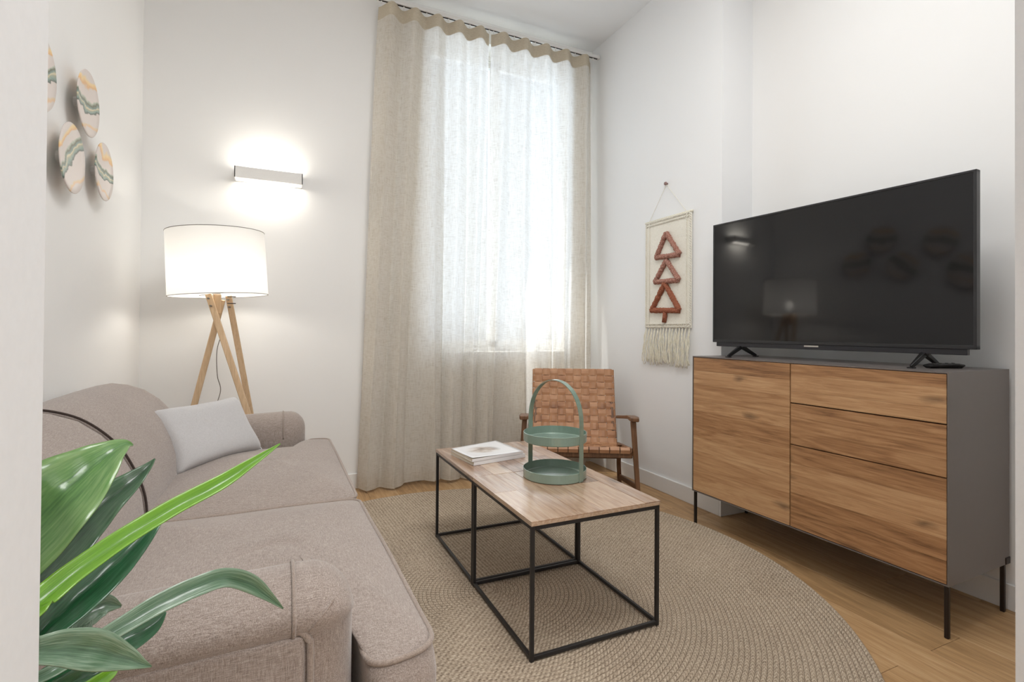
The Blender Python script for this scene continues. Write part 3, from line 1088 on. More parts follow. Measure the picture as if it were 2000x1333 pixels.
def superpillow(W, Hh, D, n=26):
    rows = []
    for side in (1, -1):
        pass
    vs, fs = [], []
    idx = {}
    for side in (1, -1):
        for i in range(n + 1):
            for j in range(n + 1):
                u, v = i / n * 2 - 1, j / n * 2 - 1
                edge = i in (0, n) or j in (0, n)
                if edge and side < 0:
                    idx[(side, i, j)] = idx[(1, i, j)]
                    continue
                pin = 1 - 0.085 * (1 - v * v) * abs(u) ** 4
                pin2 = 1 - 0.10 * (1 - u * u) * abs(v) ** 4
                t = max(0, (1 - u ** 4) * (1 - v ** 4)) ** 0.42
                wr = 0.004 * math.sin(9 * u + 4 * v) * (1 - t)
                idx[(side, i, j)] = len(vs)
                vs.append((u * W / 2 * pin, side * D / 2 * t + wr, v * Hh / 2 * pin2))
        for i in range(n):
            for j in range(n):
                a, b, c_, d = idx[(side, i, j)], idx[(side, i + 1, j)], idx[(side, i + 1, j + 1)], idx[(side, i, j + 1)]
                fs.append((a, b, c_, d) if side > 0 else (d, c_, b, a))
    edge = [vs[idx[(1, i, 0)]] for i in range(n)] + [vs[idx[(1, n, j)]] for j in range(n)] + [vs[idx[(1, i, n)]] for i in range(n, 0, -1)] + [vs[idx[(1, 0, j)]] for j in range(n, 0, -1)]
    return vs, fs, edge


BLc, BRc, TLc, TRc = Vector((-0.318, 2.205, 0.520)), Vector((-0.060, 2.545, 0.515)), Vector((-0.448, 2.290, 0.725)), Vector((-0.190, 2.575, 0.735))
pc = (BLc + BRc + TLc + TRc) / 4
ax = ((BRc - BLc) + (TRc - TLc)) / 2
az = ((TLc - BLc) + (TRc - BRc)) / 2
PW, PHt = ax.length * 1.04, az.length * 1.06
ax.normalize()
ay = az.cross(ax).normalized()
az = ax.cross(ay).normalized()
pil = thing('cushion', 'pale grey linen scatter cushion leaning in the far corner of the sofa', 'cushion', tuple(pc))
vs, fs, edge = superpillow(PW, PHt, 0.12)
m = MB()
m.add(vs, fs)
cv = m.build('cover', M['pillow'], pil, smooth=True)
cv.location = (0, 0, 0)
m = MB()
m.tube(edge, 0.0035, 6, closed=True)
pp = m.build('piping', M['pillow'], pil, smooth=True)
pp.location = (0, 0, 0)
tg = MB().b2((-PW / 2 + 0.006, -0.006, -0.07), (-PW / 2 + 0.03, -0.004, -0.02)).build('care_tag', M['pillow_tag'], pil)
tg.location = (0, 0, 0)
pil.rotation_euler = Matrix((ax, ay, az)).transposed().to_euler()

# ------------------------------------------------------------------ rug
RX, RY, RR, PITCH = 0.78, 1.90, 1.313, 0.0166
nr = int(RR / PITCH)
prof_r = []
for i in range(nr):
    r0 = i * PITCH
    for t in (0.04, 0.28, 0.5, 0.72, 0.96):
        prof_r.append((r0 + PITCH * t, 0.0045 + 0.0075 * math.sqrt(max(0, 1 - (2 * t - 1) ** 2))))
prof_r.append((nr * PITCH, 0.0005))
rug = MB().lathe(prof_r, 200, (0, 0, 0)).build('round_rug', M['rug'], smooth=True)
rug.location = (RX, RY, 0.0003)
tag(rug, 'large round braided jute rug in the middle of the oak floor', 'rug')
RZ = 0.0125

# ------------------------------------------------------------------ coffee tables (two identical square ones side by side)
TH = 0.4515
TX0, TY0, TW, TL = 0.7236, 1.4237, 0.513, 0.532


def coffee_table(y0, label, seed):
    rnd = random.Random(seed)
    t = thing('coffee_table', label, 'coffee table', (TX0 + TW / 2, y0 + TL / 2, RZ), 'pair of square iron and wood tables')
    b = 0.0125
    x0, x1, y1 = TX0 + 0.002, TX0 + TW - 0.004, y0 + TL - 0.002
    y0_ = y0 + 0.002
    zt = TH - 0.016
    for lx in (x0 + b / 2, x1 - b / 2):
        for ly in (y0_ + b / 2, y1 - b / 2):
            MB().b2((lx - b / 2, ly - b / 2, RZ), (lx + b / 2, ly + b / 2, zt)).build('leg', M['black_metal'], t, bevel=0.001, seg=1)
    for zz, nm in ((RZ + 0.004, 'floor_bar'), (zt - b, 'top_bar')):
        for ly in (y0_ + b / 2, y1 - b / 2):
            MB().b2((x0 + b, ly - b / 2 + 0.0005, zz), (x1 - b, ly + b / 2 - 0.0005, zz + b)).build(nm, M['black_metal'], t, bevel=0.001, seg=1)
        for lx in (x0 + b / 2, x1 - b / 2):
            MB().b2((lx - b / 2 + 0.0005, y0_ + b, zz), (lx + b / 2 - 0.0005, y1 - b, zz + b)).build(nm, M['black_metal'], t, bevel=0.001, seg=1)
    top = MB().b2((TX0 + 0.001, y0 + 0.0012, zt + 0.0002), (TX0 + TW - 0.001, y0 + TL - 0.0012, TH - 0.004)).build('tabletop', M['table_wood'], t, bevel=0.001, seg=1)
    # boards of the top
    cuts = [0, 0.095, 0.185, 0.275, 0.365, 0.445, TW]
    for i in range(len(cuts) - 1):
        a, c_ = TX0 + cuts[i], TX0 + cuts[i + 1]
        ys = [y0 + 0.0008]
        cut = rnd.uniform(0.15, 0.4)
        if rnd.random() < 0.75:
            ys.append(y0 + cut)
        ys.append(y0 + TL - 0.0008)
        for j in range(len(ys) - 1):
            g = 0.0004
            hz = TH + rnd.uniform(-0.0004, 0.0004)
            MB().b2((a + g, ys[j] + g, TH - 0.0042), (c_ - g, ys[j + 1] - g, hz)).build('board', M['table_wood'], top, bevel=0.0008, seg=1, origin=((a + c_) / 2, (ys[j] + ys[j + 1]) / 2, TH))
    return t


coffee_table(TY0, 'near square coffee table with black iron frame, under the tiered tray', 5)
coffee_table(TY0 + TL + 0.001, 'far square coffee table with black iron frame, under the magazines', 8)

# ------------------------------------------------------------------ magazines


def magazine(z0, th, pts, label, curl):
    """four corners on the table, top cover slightly lifting at one corner"""
    c = sum((Vector(q) for q in pts), Vector((0, 0))) / 4
    t = thing('magazine', label, 'magazine', (c.x, c.y, z0), 'magazines on the far coffee table')
    e = lambda k_: [Vector(q).lerp(c, k_) for q in pts]

    def slab(P_, za, zb):
        vs = [(q.x, q.y, za) for q in P_] + [(q.x, q.y, zb) for q in P_]
        return MB().add(vs, [(3, 2, 1, 0), (4, 5, 6, 7), (0, 1, 5, 4), (1, 2, 6, 5), (2, 3, 7, 6), (3, 0, 4, 7)])
    slab(e(0.012), z0 + 0.0006, z0 + th - 0.0008).build('pages', M['pages'], t, origin=(c.x, c.y, z0))
    slab(e(0.0), z0, z0 + 0.0006).build('back_cover', M['cover'], t, origin=(c.x, c.y, z0))
    rows = []
    n_ = 16
    P_ = [Vector(q) for q in pts]
    for i in range(n_ + 1):
        row = []
        for j in range(n_ + 1):
            u, v_ = i / n_, j / n_
            q = (P_[0] * (1 - u) + P_[1] * u) * (1 - v_) + (P_[3] * (1 - u) + P_[2] * u) * v_
            lift = curl * max(0, (u - v_ * 0.9)) ** 2
            row.append((q.x, q.y, z0 + th - 0.0006 + lift))
        rows.append(row)
    o = MB().grid(rows).build('front_cover', M['cover'], t, smooth=True, origin=(c.x, c.y, z0))
    md = o.modifiers.new('thick', 'SOLIDIFY')
    md.thickness = 0.0006
    # spine
    a, b = P_[1], P_[2]
    MB().bar((a.x, a.y, z0 + th / 2), (b.x, b.y, z0 + th / 2), 0.0012, th - 0.001).build('spine', M['cover'], t, origin=(c.x, c.y, z0))


B0 = [(0.758, 2.348), (0.788, 2.112), (1.062, 2.160), (1.030, 2.416)]
magazine(TH + 0.0006, 0.0175, B0, 'thick pale magazine at the bottom of the pile on the far table', 0.0)
B1 = [(0.757, 2.340), (0.779, 2.108), (1.052, 2.160), (1.022, 2.420)]
magazine(TH + 0.0188, 0.0130, B1, 'glossy white magazine with faded photo, on top of the pile', 0.006)

# ------------------------------------------------------------------ two tier tray
CX, CY, TR = 1.040, 1.838, 0.130
tray = thing('tiered_tray', 'sage green metal two-tier round tray with arched handle on near table', 'tray', (CX, CY, TH + 0.0006))
ZT0 = TH + 0.001
ZT1 = 0.598
for zz in (ZT0, ZT1):
    p_ = [(0.001, 0.0), (TR - 0.003, 0.0), (TR, 0.003), (TR, 0.036), (TR - 0.0022, 0.037), (TR - 0.0024, 0.006), (TR - 0.006, 0.0032), (0.001, 0.0028)]
    MB().lathe(p_, 72, (CX, CY, zz)).build('tray', M['sage'], tray, smooth=False, bevel=0.0006, seg=1).data
hd = Vector((0.400, -0.917, 0))           # direction of the front strap from the centre
tn = Vector((0.917, 0.400, 0))
path = []
rr = TR + 0.0016
zc = ZT1 + 0.075
for z in (ZT0, ZT0 + 0.05, ZT0 + 0.1, ZT1, ZT1 + 0.03, zc):
    path.append((rr, z))
for q in range(1, 32):
    a = q / 32 * PI
    path.append((rr * math.cos(a), zc + 0.175 * math.sin(a) ** 0.9))
for z in (zc, ZT1 + 0.03, ZT1, ZT0 + 0.1, ZT0 + 0.05, ZT0):
    path.append((-rr, z))
rows = []
wb_ = 0.013
for i in range(len(path)):
    r_, z_ = path[i]
    a = path[max(i - 1, 0)]
    b = path[min(i + 1, len(path) - 1)]
    d = Vector((b[0] - a[0], b[1] - a[1])).normalized()
    nn = Vector((-d.y, d.x)) * -1
    row = []
    for wv_, th_ in ((-wb_, 0), (wb_, 0), (wb_, 0.0028), (-wb_, 0.0028)):
        r2, z2 = r_ + nn.x * -th_, z_ + nn.y * -th_
        row.append(Vector((CX, CY, z2)) + hd * r2 + tn * wv_)
    rows.append(row)
MB().grid(rows, closed_u=True, cap0=True, cap1=True).build('handle', M['sage'], tray)

# ------------------------------------------------------------------ leather chair
U = Vector((0.878, -0.478, 0)).normalized()
Bk = Vector((0.478, 0.878, 0)).normalized()
F = Vector((1.889, 2.40, 0)) - U * 0.325
chair = thing('lounge_chair', 'wooden armchair with woven tan leather seat and back beside the curtain', 'armchair', (F.x + Bk.x * 0.3, F.y + Bk.y * 0.3, 0))


def cp(u, b, z):
    return F + U * u + Bk * b + Vector((0, 0, z))


hw = 0.315
for sd in (-1, 1):
    # front leg: splayed post carrying the arm
    m = MB()
    zf = RZ if sd > 0 else RZ
    m.bar(cp(sd * hw, 0.0, 0.525), cp(sd * (hw + 0.035), -0.015, zf), 0.030, 0.036, 0.024, 0.026, upv=tuple(Bk))
    m.build('front_leg', M['chair_wood'], chair, bevel=0.006, seg=3)
    # arm rest, thick at the front, tapering to the back post
    rows = []
    for f_, b_, wd, th, z_ in ((0, -0.045, 0.046, 0.024, 0.540), (1, -0.01, 0.056, 0.026, 0.541), (2, 0.10, 0.050, 0.022, 0.533), (3, 0.25, 0.040, 0.020, 0.508), (4, 0.45, 0.030, 0.020, 0.475)):
        ins = (0, 0, 0, 0.012, 0.03)[f_]
        c0 = cp(sd * (hw + 0.004 - ins), b_, z_)
        rows.append([c0 + U * (sa * wd / 2) + Vector((0, 0, sb * th / 2)) for sa, sb in ((-1, -1), (1, -1), (1, 1), (-1, 1))])
    MB().grid(rows, closed_u=True, cap0=True, cap1=True).build('arm_rest', M['chair_wood'], chair, bevel=0.006, seg=3)
    # side seat rail
    MB().bar(cp(sd * (hw - 0.006), 0.005, 0.345), cp(sd * (hw - 0.02), 0.50, 0.275), 0.024, 0.042).build('side_rail', M['chair_wood'], chair, bevel=0.005, seg=2)
    # back post
    m = MB()
    m.bar(cp(sd * 0.266, 0.463, 0.255), cp(sd * 0.260, 0.688, 0.758), 0.024, 0.034, 0.022, 0.028, upv=tuple(Bk))
    m.build('back_post', M['chair_wood'], chair, bevel=0.006, seg=2)
    # curved rear leg
    pts = [(0.285, 0.33), (0.345, 0.27), (0.385, 0.18), (0.40, 0.10), (0.41, 0.005)]
    rows = []
    for i_, (b_, z_) in enumerate(pts):
        c0 = cp(sd * (hw - 0.045 + 0.004 * i_), 0, 0)
        wd = (0.05, 0.042, 0.036, 0.032, 0.028)[i_]
        q = cp(sd * (hw - 0.040 + 0.006 * i_), b_, max(z_, 0.0))
        rows.append([q + U * (sa * 0.013) + Bk * (sb * wd / 2) for sa, sb in ((-1, -1), (1, -1), (1, 1), (-1, 1))])
    for v_ in rows[-1]:
        v_.z = 0.0
    MB().grid(rows, closed_u=True, cap0=True, cap1=True).build('rear_leg', M['chair_wood'], chair, bevel=0.005, seg=2)
    # low side stretcher
    MB().bar(cp(sd * (hw + 0.020), -0.008, 0.150), cp(sd * (hw - 0.022), 0.398, 0.095), 0.020, 0.030).build('side_stretcher', M['chair_wood'], chair, bevel=0.005, seg=2)
# front rail below the leather, rear stretcher
MB().bar(cp(-hw, 0.015, 0.330), cp(hw, 0.015, 0.330), 0.024, 0.046).build('front_rail', M['chair_wood'], chair, bevel=0.006, seg=2)
MB().bar(cp(-0.29, 0.36, 0.232), cp(0.29, 0.36, 0.232), 0.020, 0.028).build('rear_stretcher', M['chair_wood'], chair, bevel=0.005, seg=2)
MB().bar(cp(-0.26, 0.678, 0.750), cp(0.26, 0.678, 0.750), 0.020, 0.024).build('top_rail', M['chair_wood'], chair, bevel=0.006, seg=2)
MB().bar(cp(-0.29, 0.49, 0.275), cp(0.29, 0.49, 0.275), 0.026, 0.030).build('rear_rail', M['chair_wood'], chair, bevel=0.006, seg=2)


# woven straps. path across seat and back: (b, z, half width)
def seat_curve(s):
    """0..1 over the seat from front to back"""
    b = 0.0 + 0.46 * s
    z = 0.372 - 0.075 * s - 0.020 * math.sin(PI * s)
    return b, z


def back_curve(s):
    b = 0.455 + 0.205 * s + 0.018 * math.sin(PI * s)
    z = 0.285 + 0.490 * s
    return b, z


NL, NBK, NST = 10, 11, 8
LWT = 0.56


def lay(curve, s, off):
    e = 0.004
    b0, z0_ = curve(max(0, s - e))
    b1, z1_ = curve(min(1, s + e))
    b, z = curve(s)
    d = Vector((b1 - b0, z1_ - z0_)).normalized()
    # normal towards the sitter (up for the seat, forward for the back)
    nn = Vector((-d.y, d.x))
    return b + nn.x * off, z + nn.y * off


wv_amp = 0.0052


def strap(points, wdir, width, th=0.0026):
    rows = []
    P_ = [Vector(q) for q in points]
    for i in range(len(P_)):
        t = (P_[min(i + 1, len(P_) - 1)] - P_[max(i - 1, 0)]).normalized()
        w_ = Vector(wdir)
        w_ = (w_ - t * w_.dot(t)).normalized()
        n_ = t.cross(w_)
        rows.append([P_[i] + w_ * width / 2 + n_ * th / 2, P_[i] - w_ * width / 2 + n_ * th / 2, P_[i] - w_ * width / 2 - n_ * th / 2, P_[i] + w_ * width / 2 - n_ * th / 2])
    return MB().grid(rows, closed_u=True, cap0=True, cap1=True)


for i in range(NL):
    u = -LWT / 2 + LWT * (i + 0.5) / NL
    for curve, ncross, spread in ((seat_curve, NST, 0.03), (back_curve, NBK, 0.0)):
        pts = []
        K_ = ncross * 6
        for j in range(K_ + 1):
            s = j / K_
            off = wv_amp * math.sin(PI * (s * ncross) + PI * i) * 1.0
            if abs(off) > wv_amp * 0.7:
                off = math.copysign(wv_amp, off)
            b, z = lay(curve, s, off)
            uu = u * (1.07 - 0.07 * s) if curve is seat_curve else u * (1.0 - 0.02 * s)
            pts.append(cp(uu, b, z))
        if curve is seat_curve:   # wrap round the front rail
            pts = [cp(u * 1.07, 0.030, 0.335), cp(u * 1.07, -0.004, 0.338), cp(u * 1.07, -0.010, 0.358)] + pts
        else:                     # wrap over the top rail
            pts = pts + [cp(u * 0.98, 0.680, 0.776), cp(u * 0.98, 0.697, 0.768), cp(u * 0.98, 0.700, 0.735)]
        strap(pts, U, 0.0545 if curve is seat_curve else 0.0515).build('strap', M['leather'], chair)
for curve, ncross, hw_ in ((seat_curve, NST, 0.302), (back_curve, NBK, 0.284)):
    for j in range(ncross):
        s = (j + 0.5) / ncross
        pts = []
        K_ = NL * 6
        for i in range(K_ + 1):
            f_ = i / K_
            off = -wv_amp * math.sin(PI * (f_ * NL)) * (1 if j % 2 == 0 else -1)
            if abs(off) > wv_amp * 0.7:
                off = math.copysign(wv_amp, off)
            b, z = lay(curve, s, off)
            pts.append(cp((f_ - 0.5) * LWT * (1.05 if curve is seat_curve else 1.0), b, z))
        # ends wrap round the frame
        bb, zz = lay(curve, s, 0.003)
        b2_, z2_ = lay(curve, s, -0.030)
        e_ = hw_
        pts = [cp(-e_, b2_, z2_), cp(-e_ - 0.004, (bb + b2_) / 2, (zz + z2_) / 2), cp(-e_ + 0.002, bb, zz)] + pts + [cp(e_ - 0.002, bb, zz), cp(e_ + 0.004, (bb + b2_) / 2, (zz + z2_) / 2), cp(e_, b2_, z2_)]
        b0, z0_ = curve(max(0, s - .05))
        b1, z1_ = curve(min(1, s + .05))
        wd = (Bk * (b1 - b0) + Vector((0, 0, z1_ - z0_))).normalized()
        Lc = 0.49 if curve is seat_curve else 0.53
        strap(pts, wd, Lc / ncross * 0.89).build('strap', M['leather'], chair)

# ------------------------------------------------------------------ wall hanging
HX = XR - 0.010
hang = thing('wall_hanging', 'cream woven wall hanging with rust tree triangles and long fringe', 'wall hanging', (HX, 2.60, 1.42))
hy0, hy1, hz0, hz1 = 2.375, 2.802, 1.072, 1.788
MB().b2((HX - 0.004, hy0, hz0), (HX + 0.004, hy1, hz1)).build('woven_panel', M['wool'], hang, bevel=0.002, seg=2)
MB().tube([(HX - 0.001, hy0 - 0.006, hz1 + 0.002), (HX - 0.001, hy1 + 0.006, hz1 + 0.002)], 0.007, 10).build('top_rod', M['fringe'], hang, smooth=True)


def braid(p, q, r, n):
    m = MB()
    p, q = Vector(p), Vector(q)
    for kph in (0, PI):
        pts = []
        for i in range(n * 6 + 1):
            f_ = i / (n * 6)
            c = p.lerp(q, f_)
            a = f_ * n * PI + kph
            side = (q - p).normalized().cross(Vector((1, 0, 0))).normalized()
            pts.append(c + side * math.sin(a) * r * 0.9 + Vector((-math.cos(a) * r * 0.45, 0, 0)))
        m.tube(pts, r * 0.62, 6)
    return m


HB_ = HX - 0.006
for yy in (hy0 + 0.008, hy0 + 0.040, hy1 - 0.008, hy1 - 0.040):
    braid((HB_, yy, hz0 + 0.01), (HB_, yy, hz1 - 0.01), 0.0052 if yy in (hy0 + 0.008, hy1 - 0.008) else 0.004, 46).build('border_braid', M['wool'], hang, smooth=True)
for zz in (hz1 - 0.006, hz1 - 0.026, hz0 + 0.006, hz0 + 0.024):
    braid((HB_, hy0 + 0.01, zz), (HB_, hy1 - 0.01, zz), 0.0052, 28).build('border_braid', M['wool'], hang, smooth=True)


def tri(apex, bl, br, mat, r=0.0165):
    rnd = random.Random(int(apex[1] * 1000))
    m = MB()
    P_ = [Vector((HX - 0.012, a, b)) for a, b in (apex, bl, br)]
    for a, b in ((0, 1), (1, 2), (2, 0)):
        pts, rad = [], []
        n_ = 34
        for i in range(n_ + 1):
            pts.append(P_[a].lerp(P_[b], i / n_))
            rad.append(r * rnd.uniform(0.84, 1.14))
        m.tube(pts, rad, 10)
    o = m.build('tree_triangle', mat, hang, smooth=True)
    return o


t1 = tri((2.590, 1.690), (2.685, 1.540), (2.468, 1.533), M['tuft_pink'])
t2 = tri((2.588, 1.512), (2.695, 1.378), (2.472, 1.372), M['tuft_pink'])
t3 = tri((2.600, 1.362), (2.728, 1.190), (2.466, 1.182), M['tuft_rust'], 0.0175)
for t_ in (t1, t2):
    t_['label'] = 'mottled rose triangle'
t3['label'] = 'rust brown triangle'
MB().tube([(HX - 0.012, 2.597, 1.185), (HX - 0.012, 2.597, 1.150), (HX - 0.012, 2.606, 1.108)], [0.014, 0.016, 0.015], 10).build('tree_trunk', M['tuft_rust'], hang, smooth=True)
rnd = random.Random(21)
NT_ = 15
for i in range(NT_):
    m = MB()
    yc_ = hy0 + 0.014 + (hy1 - hy0 - 0.028) * i / (NT_ - 1)
    for q in range(7):
        yy = yc_ + rnd.uniform(-0.004, 0.004)
        pts = [(HX - 0.003, yc_, hz0 + 0.004)]
        dy = rnd.uniform(-0.020, 0.020)
        lb = rnd.uniform(0.82, 0.865)
        ph_ = rnd.uniform(0, 6.28)
        for j in range(1, 8):
            f_ = j / 7
            pts.append((HX - 0.004 - 0.012 * math.sin(PI * f_ * 0.8) - rnd.uniform(0, 0.004), yy + dy * f_ + 0.006 * math.sin(ph_ + f_ * 9) + (0.014 * f_ if i > NT_ - 3 else 0), hz0 + (lb - hz0) * f_))
        m.tube(smooth_path(pts, 2), 0.0021, 5)
    m.build('tassel', M['fringe'], hang, smooth=True)
m = MB()
hook = (HX + 0.002, 2.605, 2.010)
m.tube([(HX, 2.775, hz1), hook], 0.0013, 5)
m.tube([hook, (HX, 2.415, hz1)], 0.0013, 5)
m.build('hanging_cord', M['fringe'], hang)
hk = MB().lathe([(0.001, -0.020), (0.010, -0.018), (0.012, -0.010), (0.006, -0.004), (0.006, 0.004), (0.0, 0.004)], 16, (XR - 0.004, 2.605, 2.015), axis='x').build('hook_knob', M['hook'], hang, smooth=True)
hk['label'] = 'small brownish wall hook'

# ------------------------------------------------------------------ plates on the left wall
plate_defs = [
    (2.450, 1.905, 0.122, -0.12, 'round glazed plate with orange swirl, highest of the plates fully in view'),
    (2.292, 1.648, 0.122, -0.65, 'round glazed plate with slanting green bands, nearest the doorway edge, lower left'),
    (2.655, 1.700, 0.118, 0.05, 'round glazed plate with green zigzag, closest to the room corner'),
    (2.015, 1.835, 0.120, -0.3, 'round glazed plate mostly hidden behind the doorway edge, upper left'),
    (1.820, 1.570, 0.150, -0.4, 'large glazed plate hidden behind doorway edge, seen only in the television reflection'),
]
for i, (py, pz, pr, rot, lab) in enumerate(plate_defs):
    pf = [(0.001, 0.0), (pr * 0.45, 0.001), (pr * 0.8, 0.006), (pr, 0.013), (pr + 0.001, 0.0155), (pr - 0.001, 0.0175), (pr * 0.8, 0.0125), (pr * 0.45, 0.0075), (0.001, 0.0062)]
    o = MB().lathe(pf, 72, (0, 0, 0), axis='x').build('wall_plate', m_plate('marbled_glaze_%d' % i, rot, 0, 3.1 * i + 1.3), smooth=True)
    o.location = (XL + 0.028, py, pz)
    tag(o, lab, 'wall plate', 'painted plates on the left wall')
    kn = MB().lathe([(0.02, -0.028), (0.02, 0.001)], 16, (XL + 0.028, py, pz), axis='x').build('mounting_disc', M['white_metal'], o)

# ------------------------------------------------------------------ sideboard
cyaw = 0.021
KX, KY, KW, KD, KZ0, KZ1 = 2.09, 0.967, 1.1635, 0.4355, 0.182, 0.9164
side = thing('sideboard', 'low wooden sideboard with grey metal shell and thin legs under television', 'sideboard', (0, 0, 0))
cmat = Matrix.Rotation(cyaw, 3, 'Z')


def K(a, b, z):
    v_ = cmat @ Vector((a, b, 0))
    return (KX + v_.x, KY + v_.y, z)


def kbox(name, a0, a1, b0, b1, z0, z1, mat, parent, bevel=0.0, seg=1):
    """box in sideboard coordinates; the object itself carries the rotation so the grain follows"""
    c = Vector(((a0 + a1) / 2, (b0 + b1) / 2, 0))
    v_ = cmat @ c
    m = MB().box((0, 0, 0), (a1 - a0, b1 - b0, z1 - z0))
    o = m.build(name, mat, None, bevel=bevel, seg=seg)
    o.parent = parent
    wp = Vector((KX + v_.x, KY + v_.y, (z0 + z1) / 2))
    pp_ = wpos(parent) if parent is not side else Vector((0, 0, 0))
    o.location = wp - pp_
    o['_w'] = 0
    del o['_w']
    if parent is side:
        o.rotation_euler = (0, 0, cyaw)
    else:
        # parent already rotated by cyaw
        o.location = cmat.inverted() @ (wp - pp_)
    return o


sh_t = 0.0045
kbox('top_panel', 0, KD, 0, KW, KZ1 - sh_t, KZ1, M['grey_lacquer'], side)
kbox('bottom_panel', 0, KD, 0, KW, KZ0, KZ0 + sh_t, M['grey_lacquer'], side)
kbox('side_panel', 0, KD, 0, sh_t, KZ0 + sh_t, KZ1 - sh_t, M['grey_lacquer'], side)
kbox('side_panel', 0, KD, KW - sh_t, KW, KZ0 + sh_t, KZ1 - sh_t, M['grey_lacquer'], side)
kbox('back_panel', KD - 0.008, KD, sh_t, KW - sh_t, KZ0 + sh_t, KZ1 - sh_t, M['gap'], side)
kbox('inner_carcass', 0.028, KD - 0.01, sh_t, KW - sh_t, KZ0 + sh_t, KZ1 - sh_t, M['gap'], side)
g = 0.0025
seam = 0.5865
rnd = random.Random(4)


def front(name, b0, b1, z0, z1, bz):
    p_ = kbox(name, 0.006, 0.024, b0, b1, z0, z1, M['oak'], side)
    zz = z0
    hs = list(bz)
    tot = sum(hs)
    for h_ in hs:
        hh = (z1 - z0) * h_ / tot
        kbox('board', 0.001 + rnd.uniform(0, 0.0006), 0.0062, b0, b1, zz + 0.0002, zz + hh - 0.0002, M['oak'], p_)
        zz += hh


front('door', seam + g, KW - sh_t - g, KZ0 + sh_t + g, KZ1 - sh_t - g, (0.16, 0.14, 0.10, 0.07, 0.13, 0.08, 0.12, 0.10, 0.10))
front('drawer', sh_t + g, seam - g, 0.736 + g, KZ1 - sh_t - g, (0.3, 0.42, 0.28))
front('drawer', sh_t + g, seam - g, 0.552 + g, 0.736 - g, (0.35, 0.65))
front('drawer', sh_t + g, seam - g, KZ0 + sh_t + g, 0.552 - g, (0.22, 0.20, 0.14, 0.22, 0.22))
for a in (0.008, KD - 0.030):
    for b in (0.004, KW - 0.018):
        m = MB()
        z_top = KZ0
        c0 = K(a + 0.011, b + 0.011, 0)
        kbox('leg', a, a + 0.014, b, b + 0.014, 0.0, z_top, M['leg_metal'], side, bevel=0.002)
kbox('leg_bracket', KD - 0.032, KD + 0.002, -0.003, 0.002, KZ0 - 0.0005, KZ0 + 0.026, M['leg_metal'], side, bevel=0.002)

# ------------------------------------------------------------------ television
TVY = 0.067
tvn = Vector((2.278, 0.970, 0))
td = Vector((-math.sin(TVY), math.cos(TVY), 0))       # along the screen, away from the camera
tb = Vector((math.cos(TVY), math.sin(TVY), 0))        # to the back
TW_, TZ0, TZ1 = 1.152, 0.9925, 1.644
tv = thing('television', 'large black flat-screen television standing on the wooden sideboard', 'television', (tvn.x + td.x * TW_ / 2, tvn.y + td.y * TW_ / 2, KZ1))


def tp(s, d, z):
    v_ = tvn + td * s + tb * d
    return Vector((v_.x, v_.y, z))


def tbox(name, s0, s1, d0, d1, z0, z1, mat, parent, bevel=0.0, seg=1):
    vs = [tp(s, d, z) for z in (z0, z1) for d in (d0, d1) for s in (s0, s1)]
    return MB().add(vs, [(0, 2, 3, 1), (4, 5, 7, 6), (0, 1, 5, 4), (2, 6, 7, 3), (0, 4, 6, 2), (1, 3, 7, 5)]).build(name, mat, parent, bevel=bevel, seg=seg)


bz = 0.0095
m = MB()
for s0, s1, z0, z1 in ((0, TW_, TZ1 - bz, TZ1), (0, bz, TZ0, TZ1), (TW_ - bz, TW_, TZ0, TZ1), (0, TW_, TZ0, TZ0 + 0.014)):
    vs = [tp(s, d, z) for z in (z0, z1) for d in (0, 0.03) for s in (s0, s1)]
    m.add(vs, [(0, 2, 3, 1), (4, 5, 7, 6), (0, 1, 5, 4), (2, 6, 7, 3), (0, 4, 6, 2), (1, 3, 7, 5)])
m.build('bezel', M['tv_body'], tv, bevel=0.0015)
tbox('screen', bz * 0.8, TW_ - bz * 0.8, 0.0022, 0.010, TZ0 + 0.012, TZ1 - bz * 0.8, M['tv_screen'], tv)
tbox('rear_shell', 0.02, TW_ - 0.02, 0.010, 0.042, TZ0 + 0.02, TZ1 - 0.02, M['tv_body'], tv, 0.01, 2)
tbox('rear_housing', 0.22, TW_ - 0.22, 0.042, 0.075, TZ0 + 0.03, TZ0 + 0.36, M['tv_body'], tv, 0.012, 2)
bar_ = tbox('lower_bar', 0.028, TW_ - 0.022, 0.004, 0.026, TZ0 - 0.022, TZ0 + 0.001, M['tv_bar'], tv, 0.002, 2)
tbox('badge', 0.568, 0.634, 0.0022, 0.0042, TZ0 - 0.010, TZ0 - 0.003, M['logo'], tv)


def tv_foot(s):
    ztop = TZ0 - 0.018
    o = MB()
    for sg, L in ((-1, 0.105), (1, 0.120)):
        o.bar(tp(s, 0.018, ztop - 0.002), tp(s, 0.018 + sg * L, KZ1 + 0.005), 0.020, 0.020, 0.016, 0.009, upv=tuple(td))
    o.add([tp(s + a, d, z) for z in (ztop - 0.012, ztop + 0.008) for d in (0.008, 0.030) for a in (-0.016, 0.016)],
          [(0, 2, 3, 1), (4, 5, 7, 6), (0, 1, 5, 4), (2, 6, 7, 3), (0, 4, 6, 2), (1, 3, 7, 5)])
    ft = o.build('foot', M['black_plastic'], tv, bevel=0.003, seg=2)
    for sg, L in ((-1, 0.105), (1, 0.120)):
        MB().box(tp(s, 0.018 + sg * (L - 0.004), KZ1 + 0.0028), (0.020, 0.022, 0.005), TVY).build('foot_pad', M['black_plastic'], ft)


tv_foot(0.165)
tv_foot(TW_ - 0.170)

